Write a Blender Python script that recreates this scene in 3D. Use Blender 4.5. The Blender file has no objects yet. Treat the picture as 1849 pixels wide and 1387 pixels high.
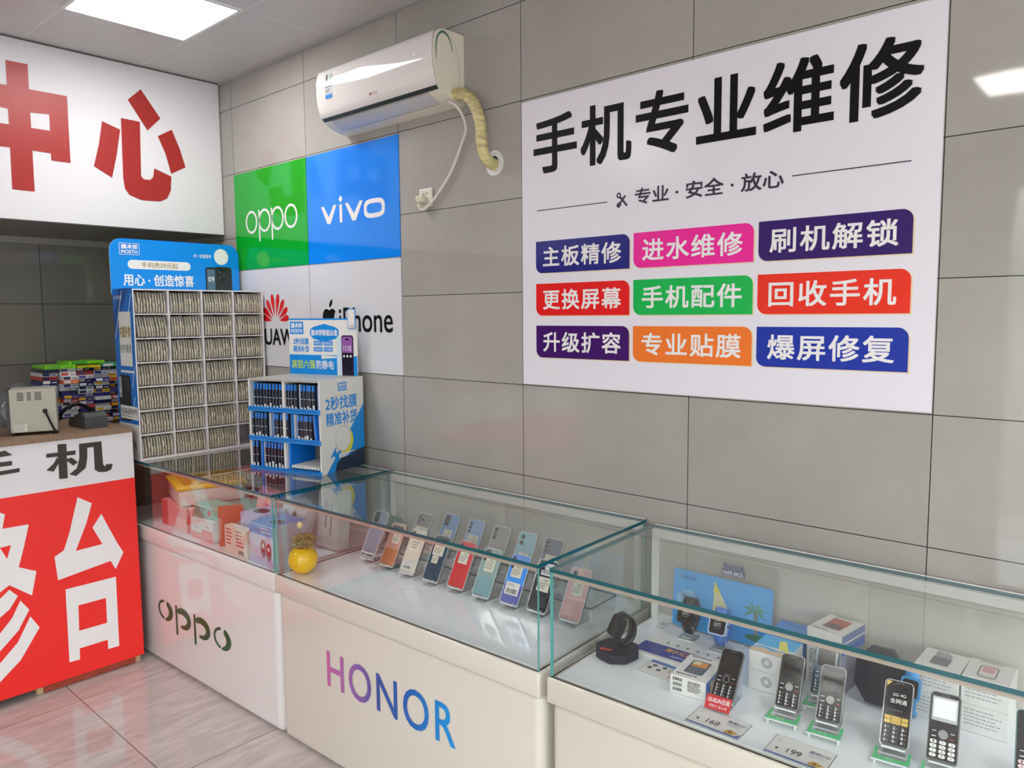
import bpy, bmesh, math, random
from mathutils import Vector, Matrix
random.seed(11)
SC = bpy.context.scene
COL = SC.collection
PI = math.pi
R = math.radians

# ------------------------------------------------------------------ camera
IW, IH, FPX = 1849.0, 1387.0, 1369.016
CAM = Vector((3.7555, -2.0487, 1.5628))
_yaw, _pit, _rol = 0.7288, -0.0919, -0.0081
_fw = Vector((-math.cos(_pit) * math.sin(_yaw), math.cos(_pit) * math.cos(_yaw), math.sin(_pit)))
_rt0 = Vector((math.cos(_yaw), math.sin(_yaw), 0))
_up0 = _rt0.cross(_fw)
_rt = math.cos(_rol) * _rt0 + math.sin(_rol) * _up0
_up = -math.sin(_rol) * _rt0 + math.cos(_rol) * _up0
cd = bpy.data.cameras.new('camera')
cd.sensor_width = 36.0
cd.lens = 36.0 * FPX / IW
cd.clip_start = 0.02
co = bpy.data.objects.new('camera', cd)
COL.objects.link(co)
co.matrix_world = Matrix(((_rt.x, _up.x, -_fw.x, CAM.x), (_rt.y, _up.y, -_fw.y, CAM.y), (_rt.z, _up.z, -_fw.z, CAM.z), (0, 0, 0, 1)))
SC.camera = co

# ------------------------------------------------------------------ exposure, world, large lights
SC.view_settings.view_transform = 'Standard'
SC.view_settings.look = 'None'
SC.view_settings.gamma = 1.0
SC.view_settings.use_curve_mapping = False
SC.view_settings.exposure = 0.62
SC.cycles.max_bounces = 14
SC.cycles.transparent_max_bounces = 40
SC.cycles.glossy_bounces = 6
SC.cycles.caustics_reflective = False
SC.cycles.caustics_refractive = False
SKY = 3.9
LED = 13.0
w = bpy.data.worlds.new('sky')
SC.world = w
w.use_nodes = True
nt = w.node_tree
bg = nt.nodes['Background']
tc = nt.nodes.new('ShaderNodeTexCoord')
sx = nt.nodes.new('ShaderNodeSeparateXYZ')
rp = nt.nodes.new('ShaderNodeValToRGB')
mp = nt.nodes.new('ShaderNodeMapRange')
nt.links.new(tc.outputs['Generated'], sx.inputs[0])
mp.inputs[1].default_value = -1
mp.inputs[2].default_value = 1
nt.links.new(sx.outputs[2], mp.inputs[0])
nt.links.new(mp.outputs[0], rp.inputs[0])
el = rp.color_ramp.elements
el[0].position = 0.45; el[0].color = (0.42, 0.41, 0.39, 1)
el[1].position = 0.64; el[1].color = (0.95, 0.98, 1.0, 1)
e = el.new(0.52); e.color = (0.25, 0.33, 0.22, 1)
e = el.new(0.56); e.color = (0.75, 0.80, 0.80, 1)
nt.links.new(rp.outputs[0], bg.inputs[0])
bg.inputs[1].default_value = SKY


def pix(axis, val, px, py):
    """the point where the sight line of a photograph pixel meets the plane coordinate[axis] = val"""
    v = _rt * ((px - IW / 2) / FPX) - _up * ((py - IH / 2) / FPX) + _fw
    t = (val - CAM[axis]) / v[axis]
    return CAM + v * t


# ------------------------------------------------------------------ materials
def lin(c):
    return tuple(((x / 255) / 12.92 if x <= 10 else (((x / 255) + 0.055) / 1.055) ** 2.4) for x in c) + (1,)


MATS = {}


def mat(name, rgb, rough=0.5, spec=0.5, metal=0.0, coat=0.0, emit=0.0, noise=0.0, nscale=20.0, trans=0.0, alpha=1.0, bump=0.0, nstretch=(1, 1, 1)):
    if name in MATS:
        return MATS[name]
    m = bpy.data.materials.new(name)
    m.use_nodes = True
    n = m.node_tree
    b = n.nodes['Principled BSDF']
    b.inputs['Base Color'].default_value = lin(rgb)
    b.inputs['Roughness'].default_value = rough
    b.inputs['Specular IOR Level'].default_value = spec
    b.inputs['Metallic'].default_value = metal
    b.inputs['Coat Weight'].default_value = coat
    b.inputs['Coat Roughness'].default_value = 0.04
    b.inputs['Transmission Weight'].default_value = trans
    b.inputs['Alpha'].default_value = alpha
    if emit:
        b.inputs['Emission Color'].default_value = lin(rgb)
        b.inputs['Emission Strength'].default_value = emit
    if noise or bump:
        t = n.nodes.new('ShaderNodeTexCoord')
        mpn = n.nodes.new('ShaderNodeMapping')
        mpn.inputs['Scale'].default_value = nstretch
        n.links.new(t.outputs['Object'], mpn.inputs[0])
        z = n.nodes.new('ShaderNodeTexNoise')
        z.inputs['Scale'].default_value = nscale
        z.inputs['Detail'].default_value = 5
        n.links.new(mpn.outputs[0], z.inputs['Vector'])
        if noise:
            c = n.nodes.new('ShaderNodeValToRGB')
            c.color_ramp.elements[0].position = 0.3
            c.color_ramp.elements[1].position = 0.7
            c.color_ramp.elements[0].color = lin([x * (1 - noise) for x in rgb])
            c.color_ramp.elements[1].color = lin([min(255, x * (1 + noise)) for x in rgb])
            n.links.new(z.outputs[0], c.inputs[0])
            n.links.new(c.outputs[0], b.inputs['Base Color'])
        if bump:
            bp = n.nodes.new('ShaderNodeBump')
            bp.inputs['Strength'].default_value = bump
            bp.inputs['Distance'].default_value = 0.01
            n.links.new(z.outputs[0], bp.inputs['Height'])
            n.links.new(bp.outputs[0], b.inputs['Normal'])
    MATS[name] = m
    return m


def math_node(n, op, a, b=None, c=None):
    q = n.nodes.new('ShaderNodeMath')
    q.operation = op
    for i, v in enumerate((a, b, c)):
        if v is None:
            continue
        if isinstance(v, (int, float)):
            q.inputs[i].default_value = v
        else:
            n.links.new(v, q.inputs[i])
    return q.outputs[0]


def tile_mat(name, rgb, ax, ay, ox, oy, w, h, line, lrgb, rough=0.06, var=0.06, nscale=1.6, stretch=(1, 1, 1), wave=0.0, spec=0.5, distort=0.0):
    """polished tile; joints lie on world coordinates ax / ay"""
    m = bpy.data.materials.new(name)
    m.use_nodes = True
    n = m.node_tree
    b = n.nodes['Principled BSDF']
    b.inputs['Roughness'].default_value = rough
    b.inputs['Specular IOR Level'].default_value = spec
    g = n.nodes.new('ShaderNodeNewGeometry')
    s = n.nodes.new('ShaderNodeSeparateXYZ')
    n.links.new(g.outputs['Position'], s.inputs[0])
    masks, cells = [], []
    for a, o, size in ((ax, ox, w), (ay, oy, h)):
        q = math_node(n, 'DIVIDE', math_node(n, 'SUBTRACT', s.outputs[a], o), size)
        fr = math_node(n, 'FRACT', q)
        cells.append(math_node(n, 'FLOOR', q))
        dist = math_node(n, 'MULTIPLY', math_node(n, 'MINIMUM', fr, math_node(n, 'SUBTRACT', 1.0, fr)), size)
        masks.append(math_node(n, 'LESS_THAN', dist, line))
    mask = math_node(n, 'MAXIMUM', masks[0], masks[1])
    cid = n.nodes.new('ShaderNodeCombineXYZ')
    n.links.new(cells[0], cid.inputs[0])
    n.links.new(cells[1], cid.inputs[1])
    wn = n.nodes.new('ShaderNodeTexWhiteNoise')
    n.links.new(cid.outputs[0], wn.inputs['Vector'])
    mpn = n.nodes.new('ShaderNodeMapping')
    mpn.inputs['Scale'].default_value = stretch
    n.links.new(g.outputs['Position'], mpn.inputs[0])
    z = n.nodes.new('ShaderNodeTexNoise')
    z.inputs['Scale'].default_value = nscale
    z.inputs['Detail'].default_value = 8
    z.inputs['Distortion'].default_value = distort
    z.inputs['Roughness'].default_value = 0.65
    n.links.new(mpn.outputs[0], z.inputs['Vector'])
    f = math_node(n, 'ADD', math_node(n, 'MULTIPLY', z.outputs[0], 0.85), math_node(n, 'MULTIPLY', wn.outputs[0], 0.15))
    c = n.nodes.new('ShaderNodeValToRGB')
    c.color_ramp.elements[0].position = 0.3
    c.color_ramp.elements[1].position = 0.7
    c.color_ramp.elements[0].color = lin([x * (1 - var) for x in rgb])
    c.color_ramp.elements[1].color = lin([min(255, x * (1 + var)) for x in rgb])
    n.links.new(f, c.inputs[0])
    mx = n.nodes.new('ShaderNodeMix')
    mx.data_type = 'RGBA'
    n.links.new(mask, mx.inputs[0])
    n.links.new(c.outputs[0], mx.inputs[6])
    mx.inputs[7].default_value = lin(lrgb)
    n.links.new(mx.outputs[2], b.inputs['Base Color'])
    if wave:
        zz = n.nodes.new('ShaderNodeTexNoise')
        zz.inputs['Scale'].default_value = 7.0
        zz.inputs['Detail'].default_value = 1.0
        n.links.new(g.outputs['Position'], zz.inputs['Vector'])
        bp = n.nodes.new('ShaderNodeBump')
        bp.inputs['Strength'].default_value = wave
        bp.inputs['Distance'].default_value = 0.02
        n.links.new(zz.outputs[0], bp.inputs['Height'])
        n.links.new(bp.outputs[0], b.inputs['Normal'])
    MATS[name] = m
    return m


def glass_mat(name, tint, gain=1.8, milk=0.0, milk_rgb=(230, 228, 222)):
    m = bpy.data.materials.new(name)
    m.use_nodes = True
    n = m.node_tree
    n.nodes.remove(n.nodes['Principled BSDF'])
    out = [x for x in n.nodes if x.type == 'OUTPUT_MATERIAL'][0]
    tr = n.nodes.new('ShaderNodeBsdfTransparent')
    tr.inputs[0].default_value = tint + (1,)
    gl = n.nodes.new('ShaderNodeBsdfGlossy')
    gl.inputs['Roughness'].default_value = 0.0
    fr = n.nodes.new('ShaderNodeFresnel')
    fr.inputs[0].default_value = 1.5
    ge = n.nodes.new('ShaderNodeNewGeometry')
    k = math_node(n, 'MULTIPLY', math_node(n, 'MINIMUM', math_node(n, 'MULTIPLY', fr.outputs[0], gain), 1.0), math_node(n, 'SUBTRACT', 1.0, ge.outputs['Backfacing']))
    base = tr.outputs[0]
    if milk:
        df = n.nodes.new('ShaderNodeBsdfDiffuse')
        df.inputs[0].default_value = lin(milk_rgb)
        mm = n.nodes.new('ShaderNodeMixShader')
        mm.inputs[0].default_value = milk
        n.links.new(tr.outputs[0], mm.inputs[1])
        n.links.new(df.outputs[0], mm.inputs[2])
        base = mm.outputs[0]
    mx = n.nodes.new('ShaderNodeMixShader')
    n.links.new(k, mx.inputs[0])
    n.links.new(base, mx.inputs[1])
    n.links.new(gl.outputs[0], mx.inputs[2])
    n.links.new(mx.outputs[0], out.inputs[0])
    MATS[name] = m
    return m


GLASS = glass_mat('clear_glass', (0.97, 0.985, 0.98))
ACRYL = glass_mat('clear_acrylic', (0.95, 0.955, 0.955), 1.4, 0.06)
MILK = glass_mat('milky_glass', (0.95, 0.96, 0.95), 1.2, 0.6, (240, 236, 228))
BAGM = glass_mat('bag_film', (0.82, 0.84, 0.86), 1.2, 0.2, (150, 155, 162))
EDGE = mat('glass_edge', (14, 84, 94), 0.12, 0.6)
EDGEL = mat('glass_edge_light', (96, 170, 165), 0.12, 0.6)
ACED = mat('acrylic_edge', (225, 230, 232), 0.15, 0.6)
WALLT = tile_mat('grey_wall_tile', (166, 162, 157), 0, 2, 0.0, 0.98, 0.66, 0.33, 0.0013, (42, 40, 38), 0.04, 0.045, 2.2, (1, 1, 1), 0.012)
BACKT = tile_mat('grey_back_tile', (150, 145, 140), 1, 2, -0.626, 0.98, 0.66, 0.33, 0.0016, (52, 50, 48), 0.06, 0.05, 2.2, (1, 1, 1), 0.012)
FLOORT = tile_mat('floor_stone_tile', (184, 176, 173), 0, 1, 0.448, -1.01, 0.8, 0.8, 0.0018, (105, 92, 88), 0.06, 0.1, 4.5, (4.6, 1.0, 1), 0.0, 0.55, distort=0.9)
CEILT = tile_mat('ceiling_panel', (206, 203, 203), 0, 1, 0.37, -0.40, 0.5, 0.5, 0.0022, (232, 232, 232), 0.35, 0.012, 2.0)
WHITE = mat('white_plain', (226, 224, 226), 0.4)
BOARD = mat('board_white', (230, 227, 238), 0.2)
CLOTHW = mat('banner_white', (226, 222, 228), 0.45)
BLACK = mat('black_ink', (10, 10, 12), 0.35, 0.2)
RED = mat('banner_red', (240, 46, 42), 0.28, 0.4, 0, 0, 0, 0, 5, 0, 1, 0.12)
REDINK = mat('red_ink', (166, 38, 34), 0.4)
WINK = mat('white_ink', (236, 234, 236), 0.35)
CYAN = mat('display_blue', (10, 140, 228), 0.3)
ALU = mat('white_aluminium', (240, 241, 238), 0.25, 0.5)
SILV = mat('silver', (120, 120, 120), 0.28, 0.5, 0.85)
DARKP = mat('dark_plastic', (40, 40, 44), 0.4)
CARD = mat('white_card', (228, 226, 224), 0.45)
GREY = mat('grey_print', (120, 122, 126), 0.5)
YEL = mat('gloss_yellow', (246, 205, 12), 0.1, 0.5, 0, 0.4)


# ------------------------------------------------------------------ mesh building
def frame(o, r, u):
    o, r, u = Vector(o), Vector(r).normalized(), Vector(u).normalized()
    n = r.cross(u)
    return Matrix(((r.x, u.x, n.x, o.x), (r.y, u.y, n.y, o.y), (r.z, u.z, n.z, o.z), (0, 0, 0, 1)))


_tc = {}


def glyphs(s, space=1.0):
    k = (s, space)
    if k not in _tc:
        c = bpy.data.curves.new('t', 'FONT')
        c.body = s
        c.space_character = space
        c.resolution_u = 4
        o = bpy.data.objects.new('t', c)
        COL.objects.link(o)
        me = bpy.data.meshes.new_from_object(o.evaluated_get(bpy.context.evaluated_depsgraph_get()))
        v = [(p.co.x, p.co.y) for p in me.vertices]
        f = [tuple(p.vertices) for p in me.polygons]
        bpy.data.objects.remove(o)
        bpy.data.curves.remove(c)
        bpy.data.meshes.remove(me)
        x0 = min(p[0] for p in v); x1 = max(p[0] for p in v)
        y0 = min(p[1] for p in v); y1 = max(p[1] for p in v)
        _tc[k] = ([((a - x0) / (x1 - x0), (b - y0) / (y1 - y0)) for a, b in v], f, (x1 - x0) / (y1 - y0))
    return _tc[k]


def rr(x0, x1, y0, y1, r, n=6, corners='1111'):
    """rounded rectangle outline; corners bl br tr tl"""
    out = []
    for i, (cx, cy, a) in enumerate(((x0 + r, y0 + r, PI), (x1 - r, y0 + r, 1.5 * PI), (x1 - r, y1 - r, 0), (x0 + r, y1 - r, 0.5 * PI))):
        if corners[i] == '0':
            out.append(((x0, y0), (x1, y0), (x1, y1), (x0, y1))[i])
        else:
            out += [(cx + r * math.cos(a + k * PI / 2 / n), cy + r * math.sin(a + k * PI / 2 / n)) for k in range(n + 1)]
    return out


def ell(cx, cy, rx, ry, n=28):
    return [(cx + rx * math.cos(2 * PI * k / n), cy + ry * math.sin(2 * PI * k / n)) for k in range(n)]


class MB:
    def __init__(s, T=None):
        s.v, s.f, s.m, s.sm, s.mats, s.T = [], [], [], [], [], T

    def slot(s, m):
        if m not in s.mats:
            s.mats.append(m)
        return s.mats.index(m)

    def add(s, vs, fs, m, smooth=False, T=None):
        b = len(s.v)
        T = T if T is not None else s.T
        for p in vs:
            s.v.append(tuple(T @ Vector(p)) if T is not None else tuple(p))
        k = s.slot(m)
        for f in fs:
            s.f.append(tuple(b + i for i in f))
            s.m.append(k)
            s.sm.append(smooth)

    def box(s, x0, x1, y0, y1, z0, z1, m, T=None):
        vs = [(x, y, z) for z in (z0, z1) for y in (y0, y1) for x in (x0, x1)]
        s.add(vs, [(0, 2, 3, 1), (4, 5, 7, 6), (0, 1, 5, 4), (2, 6, 7, 3), (0, 4, 6, 2), (1, 3, 7, 5)], m, False, T)

    def pane(s, x0, x1, y0, y1, z0, z1, thin, m=None, em=None, T=None):
        """glass sheet whose thin axis is 'thin': the two big faces clear, the four rims coloured"""
        vs = [(x, y, z) for z in (z0, z1) for y in (y0, y1) for x in (x0, x1)]
        F = {2: [(0, 2, 3, 1), (4, 5, 7, 6)], 1: [(0, 1, 5, 4), (2, 6, 7, 3)], 0: [(0, 4, 6, 2), (1, 3, 7, 5)]}
        for a in F:
            s.add(vs, F[a], (m or GLASS) if a == thin else (em or EDGE), False, T)

    def rbox(s, x0, x1, y0, y1, z0, z1, r, m, seg=2, T=None, smooth=True):
        bm = bmesh.new()
        bmesh.ops.create_cube(bm, size=1.0)
        for p in bm.verts:
            p.co = Vector(((x0 + x1) / 2 + p.co.x * (x1 - x0), (y0 + y1) / 2 + p.co.y * (y1 - y0), (z0 + z1) / 2 + p.co.z * (z1 - z0)))
        bmesh.ops.bevel(bm, geom=bm.edges[:], offset=r, segments=seg, profile=0.5, affect='EDGES')
        bm.verts.index_update()
        s.add([p.co.copy() for p in bm.verts], [tuple(q.index for q in f.verts) for f in bm.faces], m, smooth and seg > 2, T)
        bm.free()

    def prism(s, poly, h0, h1, m, T=None, side=None, smooth=False):
        n = len(poly)
        s.add([(a, b, h0) for a, b in poly] + [(a, b, h1) for a, b in poly], [tuple(range(n))[::-1], tuple(range(n, 2 * n))], m, False, T)
        s.add([(a, b, h0) for a, b in poly] + [(a, b, h1) for a, b in poly], [(i, (i + 1) % n, n + (i + 1) % n, n + i) for i in range(n)], side or m, smooth, T)

    def poly(s, pts, h, m, T=None):
        s.add([(a, b, h) for a, b in pts], [tuple(range(len(pts)))], m, False, T)

    def rect(s, x0, x1, y0, y1, h, m, T=None):
        s.poly([(x0, y0), (x1, y0), (x1, y1), (x0, y1)], h, m, T)

    def ring(s, o, i, h, m, T=None):
        n = len(o)
        s.add([(a, b, h) for a, b in o] + [(a, b, h) for a, b in i], [(k, (k + 1) % n, n + (k + 1) % n, n + k) for k in range(n)], m, False, T)

    def text(s, t, x0, x1, y0, y1, h, m, bold=0.0, T=None, space=1.0, keep=False):
        vs, fs, asp = glyphs(t, space)
        W, H = x1 - x0, y1 - y0
        if keep:
            W = min(W, H * asp)
        offs = [(0, 0)] if not bold else [(a * bold * H, b * bold * H) for a in (-1, 0, 1) for b in (-1, 0, 1)]
        for i, (a, b) in enumerate(offs):
            s.add([(x0 + p * W + a, y0 + q * H + b, h + i * 2e-6) for p, q in vs], fs, m, False, T)

    def lines(s, x0, x1, y0, y1, n, h, m, T=None, fill=0.45, seed=0):
        """small print: rows of dashes"""
        rnd = random.Random(seed)
        st = (y1 - y0) / n
        for i in range(n):
            x = x0
            end = x1 - (x1 - x0) * rnd.random() * 0.3
            while x < end:
                wd = (x1 - x0) * (0.05 + 0.1 * rnd.random())
                s.rect(x, min(x + wd, end), y1 - st * i - st * fill, y1 - st * i, h, m, T)
                x += wd + (x1 - x0) * 0.03

    def bars(s, x0, x1, y0, y1, h, m, T=None, seed=0, n=16):
        rnd = random.Random(seed)
        st = (x1 - x0) / n
        for i in range(n):
            s.rect(x0 + st * i, x0 + st * i + st * (0.25 + 0.5 * rnd.random()), y0, y1, h, m, T)

    def cyl(s, p0, p1, r0, r1, m, n=20, smooth=True, T=None, cap=True):
        p0, p1 = Vector(p0), Vector(p1)
        d = (p1 - p0).normalized()
        a = d.orthogonal().normalized()
        b = d.cross(a)
        vs = []
        for p, r in ((p0, r0), (p1, r1)):
            vs += [p + a * r * math.cos(2 * PI * k / n) + b * r * math.sin(2 * PI * k / n) for k in range(n)]
        s.add(vs, [(k, (k + 1) % n, n + (k + 1) % n, n + k) for k in range(n)], m, smooth, T)
        if cap:
            s.add(vs, [tuple(range(n))[::-1], tuple(range(n, 2 * n))], m, False, T)

    def tube(s, pts, r, m, n=10, T=None, ring=0.0):
        pts = [Vector(p) for p in pts]
        # Catmull-Rom
        P = []
        for i in range(len(pts) - 1):
            a, b, c, d = pts[max(0, i - 1)], pts[i], pts[i + 1], pts[min(len(pts) - 1, i + 2)]
            for k in range(8):
                t = k / 8
                P.append(0.5 * ((2 * b) + (c - a) * t + (2 * a - 5 * b + 4 * c - d) * t * t + (3 * b - a - 3 * c + d) * t ** 3))
        P.append(pts[-1])
        vs = []
        up = None
        for i, p in enumerate(P):
            d = (P[min(i + 1, len(P) - 1)] - P[max(i - 1, 0)]).normalized()
            if up is None:
                up = d.orthogonal().normalized()
            up = (up - d * up.dot(d)).normalized()
            b = d.cross(up)
            q = r * (1 + ring * (0.5 + 0.5 * math.sin(i * 1.7)) * (1 if i % 3 else -0.5))
            vs += [p + up * q * math.cos(2 * PI * k / n) + b * q * math.sin(2 * PI * k / n) for k in range(n)]
        L = len(P)
        s.add(vs, [(i * n + k, i * n + (k + 1) % n, (i + 1) * n + (k + 1) % n, (i + 1) * n + k) for i in range(L - 1) for k in range(n)], m, True, T)
        s.add(vs, [tuple(range(n))[::-1], tuple(range((L - 1) * n, L * n))], m, False, T)

    def lathe(s, prof, m, n=32, c=(0, 0), T=None, smooth=True):
        vs = [(c[0] + r * math.cos(2 * PI * k / n), c[1] + r * math.sin(2 * PI * k / n), z) for r, z in prof for k in range(n)]
        s.add(vs, [(i * n + k, i * n + (k + 1) % n, (i + 1) * n + (k + 1) % n, (i + 1) * n + k) for i in range(len(prof) - 1) for k in range(n)], m, smooth, T)

    def mesh(s, name):
        me = bpy.data.meshes.new(name)
        me.from_pydata(s.v, [], s.f)
        for m in s.mats:
            me.materials.append(m)
        me.polygons.foreach_set('material_index', s.m)
        me.polygons.foreach_set('use_smooth', s.sm)
        me.update()
        return me

    def build(s, name, parent=None, label=None):
        o = bpy.data.objects.new(name, s.mesh(name))
        COL.objects.link(o)
        if parent is not None:
            o.parent = parent
        if label:
            o['label'] = label
        return o


def thing(name, label, cat, M=None, group=None):
    o = bpy.data.objects.new(name, None)
    o.empty_display_size = 0.05
    COL.objects.link(o)
    o['label'] = label
    o['category'] = cat
    if group:
        o['group'] = group
    if M is not None:
        o.matrix_world = M
    return o


def tag(o, label, cat, group=None):
    o['label'] = label
    o['category'] = cat
    if group:
        o['group'] = group
    return o


def struct(o):
    o['kind'] = 'structure'
    return o


ORD = 'first second third fourth fifth sixth seventh eighth ninth tenth eleventh twelfth thirteenth fourteenth fifteenth sixteenth seventeenth eighteenth nineteenth'.split()


def at(x, y, z, rz=0.0):
    return Matrix.Translation((x, y, z)) @ Matrix.Rotation(R(rz), 4, 'Z')

# ------------------------------------------------------------------ the setting
CEIL = 2.78
XB, XF, YL = -1.0, 6.2, -4.6


def sbox(name, b, m):
    q = MB()
    q.box(*b, m)
    return struct(q.build(name))


sbox('floor', (XB - 0.1, XF + 0.1, YL - 0.1, 0.1, -0.08, 0), FLOORT)
sbox('wall_right', (XB - 0.1, XF + 0.1, 0, 0.1, 0, CEIL), WALLT)
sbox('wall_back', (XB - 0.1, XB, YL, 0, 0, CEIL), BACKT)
q = MB()
lw_ = mat('left_wall_paint', (214, 212, 210), 0.4)
q.box(XB - 0.1, 2.75, YL - 0.1, YL, 0, CEIL, lw_)
q.box(2.75, 6.0, YL - 0.1, YL, 2.45, CEIL, lw_)
q.box(6.0, XF + 0.1, YL - 0.1, YL, 0, CEIL, lw_)
struct(q.build('wall_left'))
q = MB()
wp = mat('front_wall_paint', (200, 198, 196), 0.5)
q.box(XF, XF + 0.12, YL, -4.2, 0, CEIL, wp)
q.box(XF, XF + 0.12, -0.35, 0, 0, CEIL, wp)
q.box(XF, XF + 0.12, -4.2, -0.35, 2.2, CEIL, wp)
struct(q.build('wall_front'))
sbox('ceiling', (XB - 0.1, XF + 0.1, YL - 0.1, 0.1, CEIL, CEIL + 0.08), CEILT)
sbox('wall_bulkhead', (XB, -0.125, YL, 0, 2.0, CEIL - 0.006), mat('bulkhead_paint', (150, 147, 144), 0.5))
sbox('trim_1', (XB, XB + 0.03, YL, 0, 1.965, 2.0), mat('light_trim', (176, 172, 168), 0.4))
sbox('trim_2', (-0.11, XF, -0.012, 0, CEIL - 0.012, CEIL), mat('ceiling_edge_trim', (178, 176, 175), 0.4))
q = MB()
q.box(-40, 40, -40, 40, -0.16, -0.09, mat('pavement', (150, 148, 144), 0.8, noise=0.08))
struct(q.build('ground'))


def ceiling_light(x0, y0, label):
    t = thing('ceiling_light', label, 'light', at(x0, y0, CEIL), 'square panel lights in the ceiling grid')
    fr = MB()
    fr.box(-0.012, 0.482, -0.012, 0, -0.008, 0, ALU)
    fr.box(-0.012, 0.482, 0.47, 0.482, -0.008, 0, ALU)
    fr.box(-0.012, 0, 0, 0.47, -0.008, 0, ALU)
    fr.box(0.47, 0.482, 0, 0.47, -0.008, 0, ALU)
    fr.build('frame', t)
    d = MB()
    d.box(0, 0.47, 0, 0.47, -0.005, -0.001, mat('led_diffuser', (255, 253, 250), 0.5, emit=LED))
    d.build('diffuser', t)


ceiling_light(0.388, -0.895, 'bright square panel light in the ceiling above the red lettered fascia sign')
ceiling_light(2.84, -3.08, 'square ceiling panel light behind the camera, over the shop floor')
ceiling_light(4.34, -0.895, 'added unseen panel light near the wall, brightening the counter decks')  # out of view, added to brighten the decks and the right of the wall
ceiling_light(4.34, -3.08, 'added unseen panel light farthest from the tiled wall at the street end')  # its unseen partner, also added for extra light on the counters
ceiling_light(0.388, -3.08, 'square ceiling panel light over the service desk end of the shop')


def local(M, P):
    return M.inverted() @ P


# ------------------------------------------------------------------ fascia sign
FX = -0.12
M = frame((FX, 0, 0), (0, 1, 0), (0, 0, 1))
t = thing('fascia_sign', 'long white fascia sign with big red characters below the ceiling', 'sign', M)
q = MB()
q.box(YL + 0.05, -0.006, 1.995, CEIL - 0.008, -0.004, 0.0, mat('fascia_vinyl', (226, 223, 228), 0.6, 0.3))
q.box(YL + 0.05, -0.006, 1.99, 1.996, -0.004, 0.004, mat('dark_edge', (60, 58, 56), 0.5))
q.build('board', t)


def zp(o, s, pts, axis, val, Mi):
    return [local(Mi, pix(axis, val, o[0] + a / s, o[1] + b / s)).xy[:] for a, b in pts]


def Z(pts):
    return zp((0, 0), 3.082, pts, 0, FX, M)


q = MB()
h = 0.0015
bar = Z([(30, 334), (153, 358), (193, 1067), (68, 1053)])
q.poly(bar, h, REDINK)
ax = sum(p[0] for p in bar) / 4
hk = h
for pts in ([(150, 495), (372, 536), (378, 648), (158, 625)], [(268, 516), (372, 536), (392, 908), (285, 893)], [(168, 711), (277, 728), (284, 854), (178, 838)]):
    p = Z(pts)
    hk += 3e-5
    q.poly(p, hk, REDINK)
    q.poly([(2 * ax - a, b) for a, b in p][::-1], hk, REDINK)
for pts in ([(567, 674), (668, 722), (650, 860), (623, 990), (522, 925), (550, 800)], [(782, 497), (892, 660), (820, 727), (710, 555)],
            [(955, 722), (1000, 830), (1032, 932), (952, 968), (920, 855), (877, 758)],
            [(672, 657), (778, 678), (785, 980), (800, 998), (835, 1002), (852, 985), (858, 937), (953, 983), (950, 1060), (930, 1105), (890, 1122), (790, 1115), (720, 1085), (695, 1050), (685, 990)]):
    q.poly(Z(pts), h, REDINK)
q.build('lettering', t)

# ------------------------------------------------------------------ repair service sign on the tiled wall
M = frame((1.985, -0.0005, 1.315), (1, 0, 0), (0, 0, 1))
t = thing('repair_sign', 'large white wall sign with black headline and nine coloured service badges', 'sign', M)
SW, SH = 1.312, 0.975
q = MB()
q.box(0, SW, 0, SH, 0, 0.004, BOARD)
q.build('board', t)


def S(px, py):
    return local(M, pix(1, -0.0045, px, py))


def span(l, r, tp, bt):
    return S(*l).x, S(*r).x, S(*bt).y, S(*tp).y


q = MB()
q.text('手机专业维修', *span((965, 265), (1666, 140), (1605, 70), (1560, 215)), 0.0048, BLACK, 0.022, space=1.08)
q.build('headline_lettering', t)
q = MB()
dk = mat('dark_violet_ink', (44, 38, 60), 0.35)
q.text('专业 · 安全 · 放心', *span((1147, 352), (1415, 322), (1390, 308), (1160, 368)), 0.0048, dk, 0.02)
q.build('tagline_lettering', t)
for a, b in (((970, 380), (1097, 366)), ((1430, 318), (1646, 290))):
    q = MB()
    p, r = S(*a), S(*b)
    yy = (p.y + r.y) / 2
    q.rect(p.x, r.x, yy - 0.0014, yy + 0.0014, 0.0048, dk)
    q.build('rule_line', t)
q = MB()
c0 = S(1124, 361)
for sg in (-1, 1):
    T = Matrix.Translation((c0.x, c0.y, 0)) @ Matrix.Rotation(sg * R(42), 4, 'Z')
    q.rect(-0.0035, 0.0035, -0.026, 0.016, 0.0048 + 1e-5 * sg, dk, T)
    if sg > 0:
        q.ring(ell(0, 0.02, 0.009, 0.009, 20)[:17], ell(0, 0.02, 0.004, 0.004, 20)[:17], 0.0048, dk, T)
    else:
        q.rect(-0.007, 0.007, -0.028, -0.012, 0.00485, dk, T)
q.build('tool_icon', t)
cx = [(S(968, 465).x, S(1137, 458).x), (S(1144, 456).x, S(1361, 445).x), (S(1370, 430).x, S(1649, 413).x)]
rows = [(S(968, 494).y, S(968, 437).y), (S(968, 570).y, S(968, 513).y), (S(968, 645).y, S(968, 588).y)]
badges = [[('主板精修', (30, 32, 128)), ('进水维修', (240, 40, 158)), ('刷机解锁', (52, 22, 104))],
          [('更换屏幕', (232, 32, 34)), ('手机配件', (22, 184, 84)), ('回收手机', (236, 50, 30))],
          [('升级扩容', (66, 18, 104)), ('专业贴膜', (242, 122, 44)), ('爆屏修复', (24, 52, 168))]]
names = [['navy', 'pink', 'dark purple'], ['red', 'green', 'orange red'], ['violet', 'orange', 'blue']]
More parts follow.
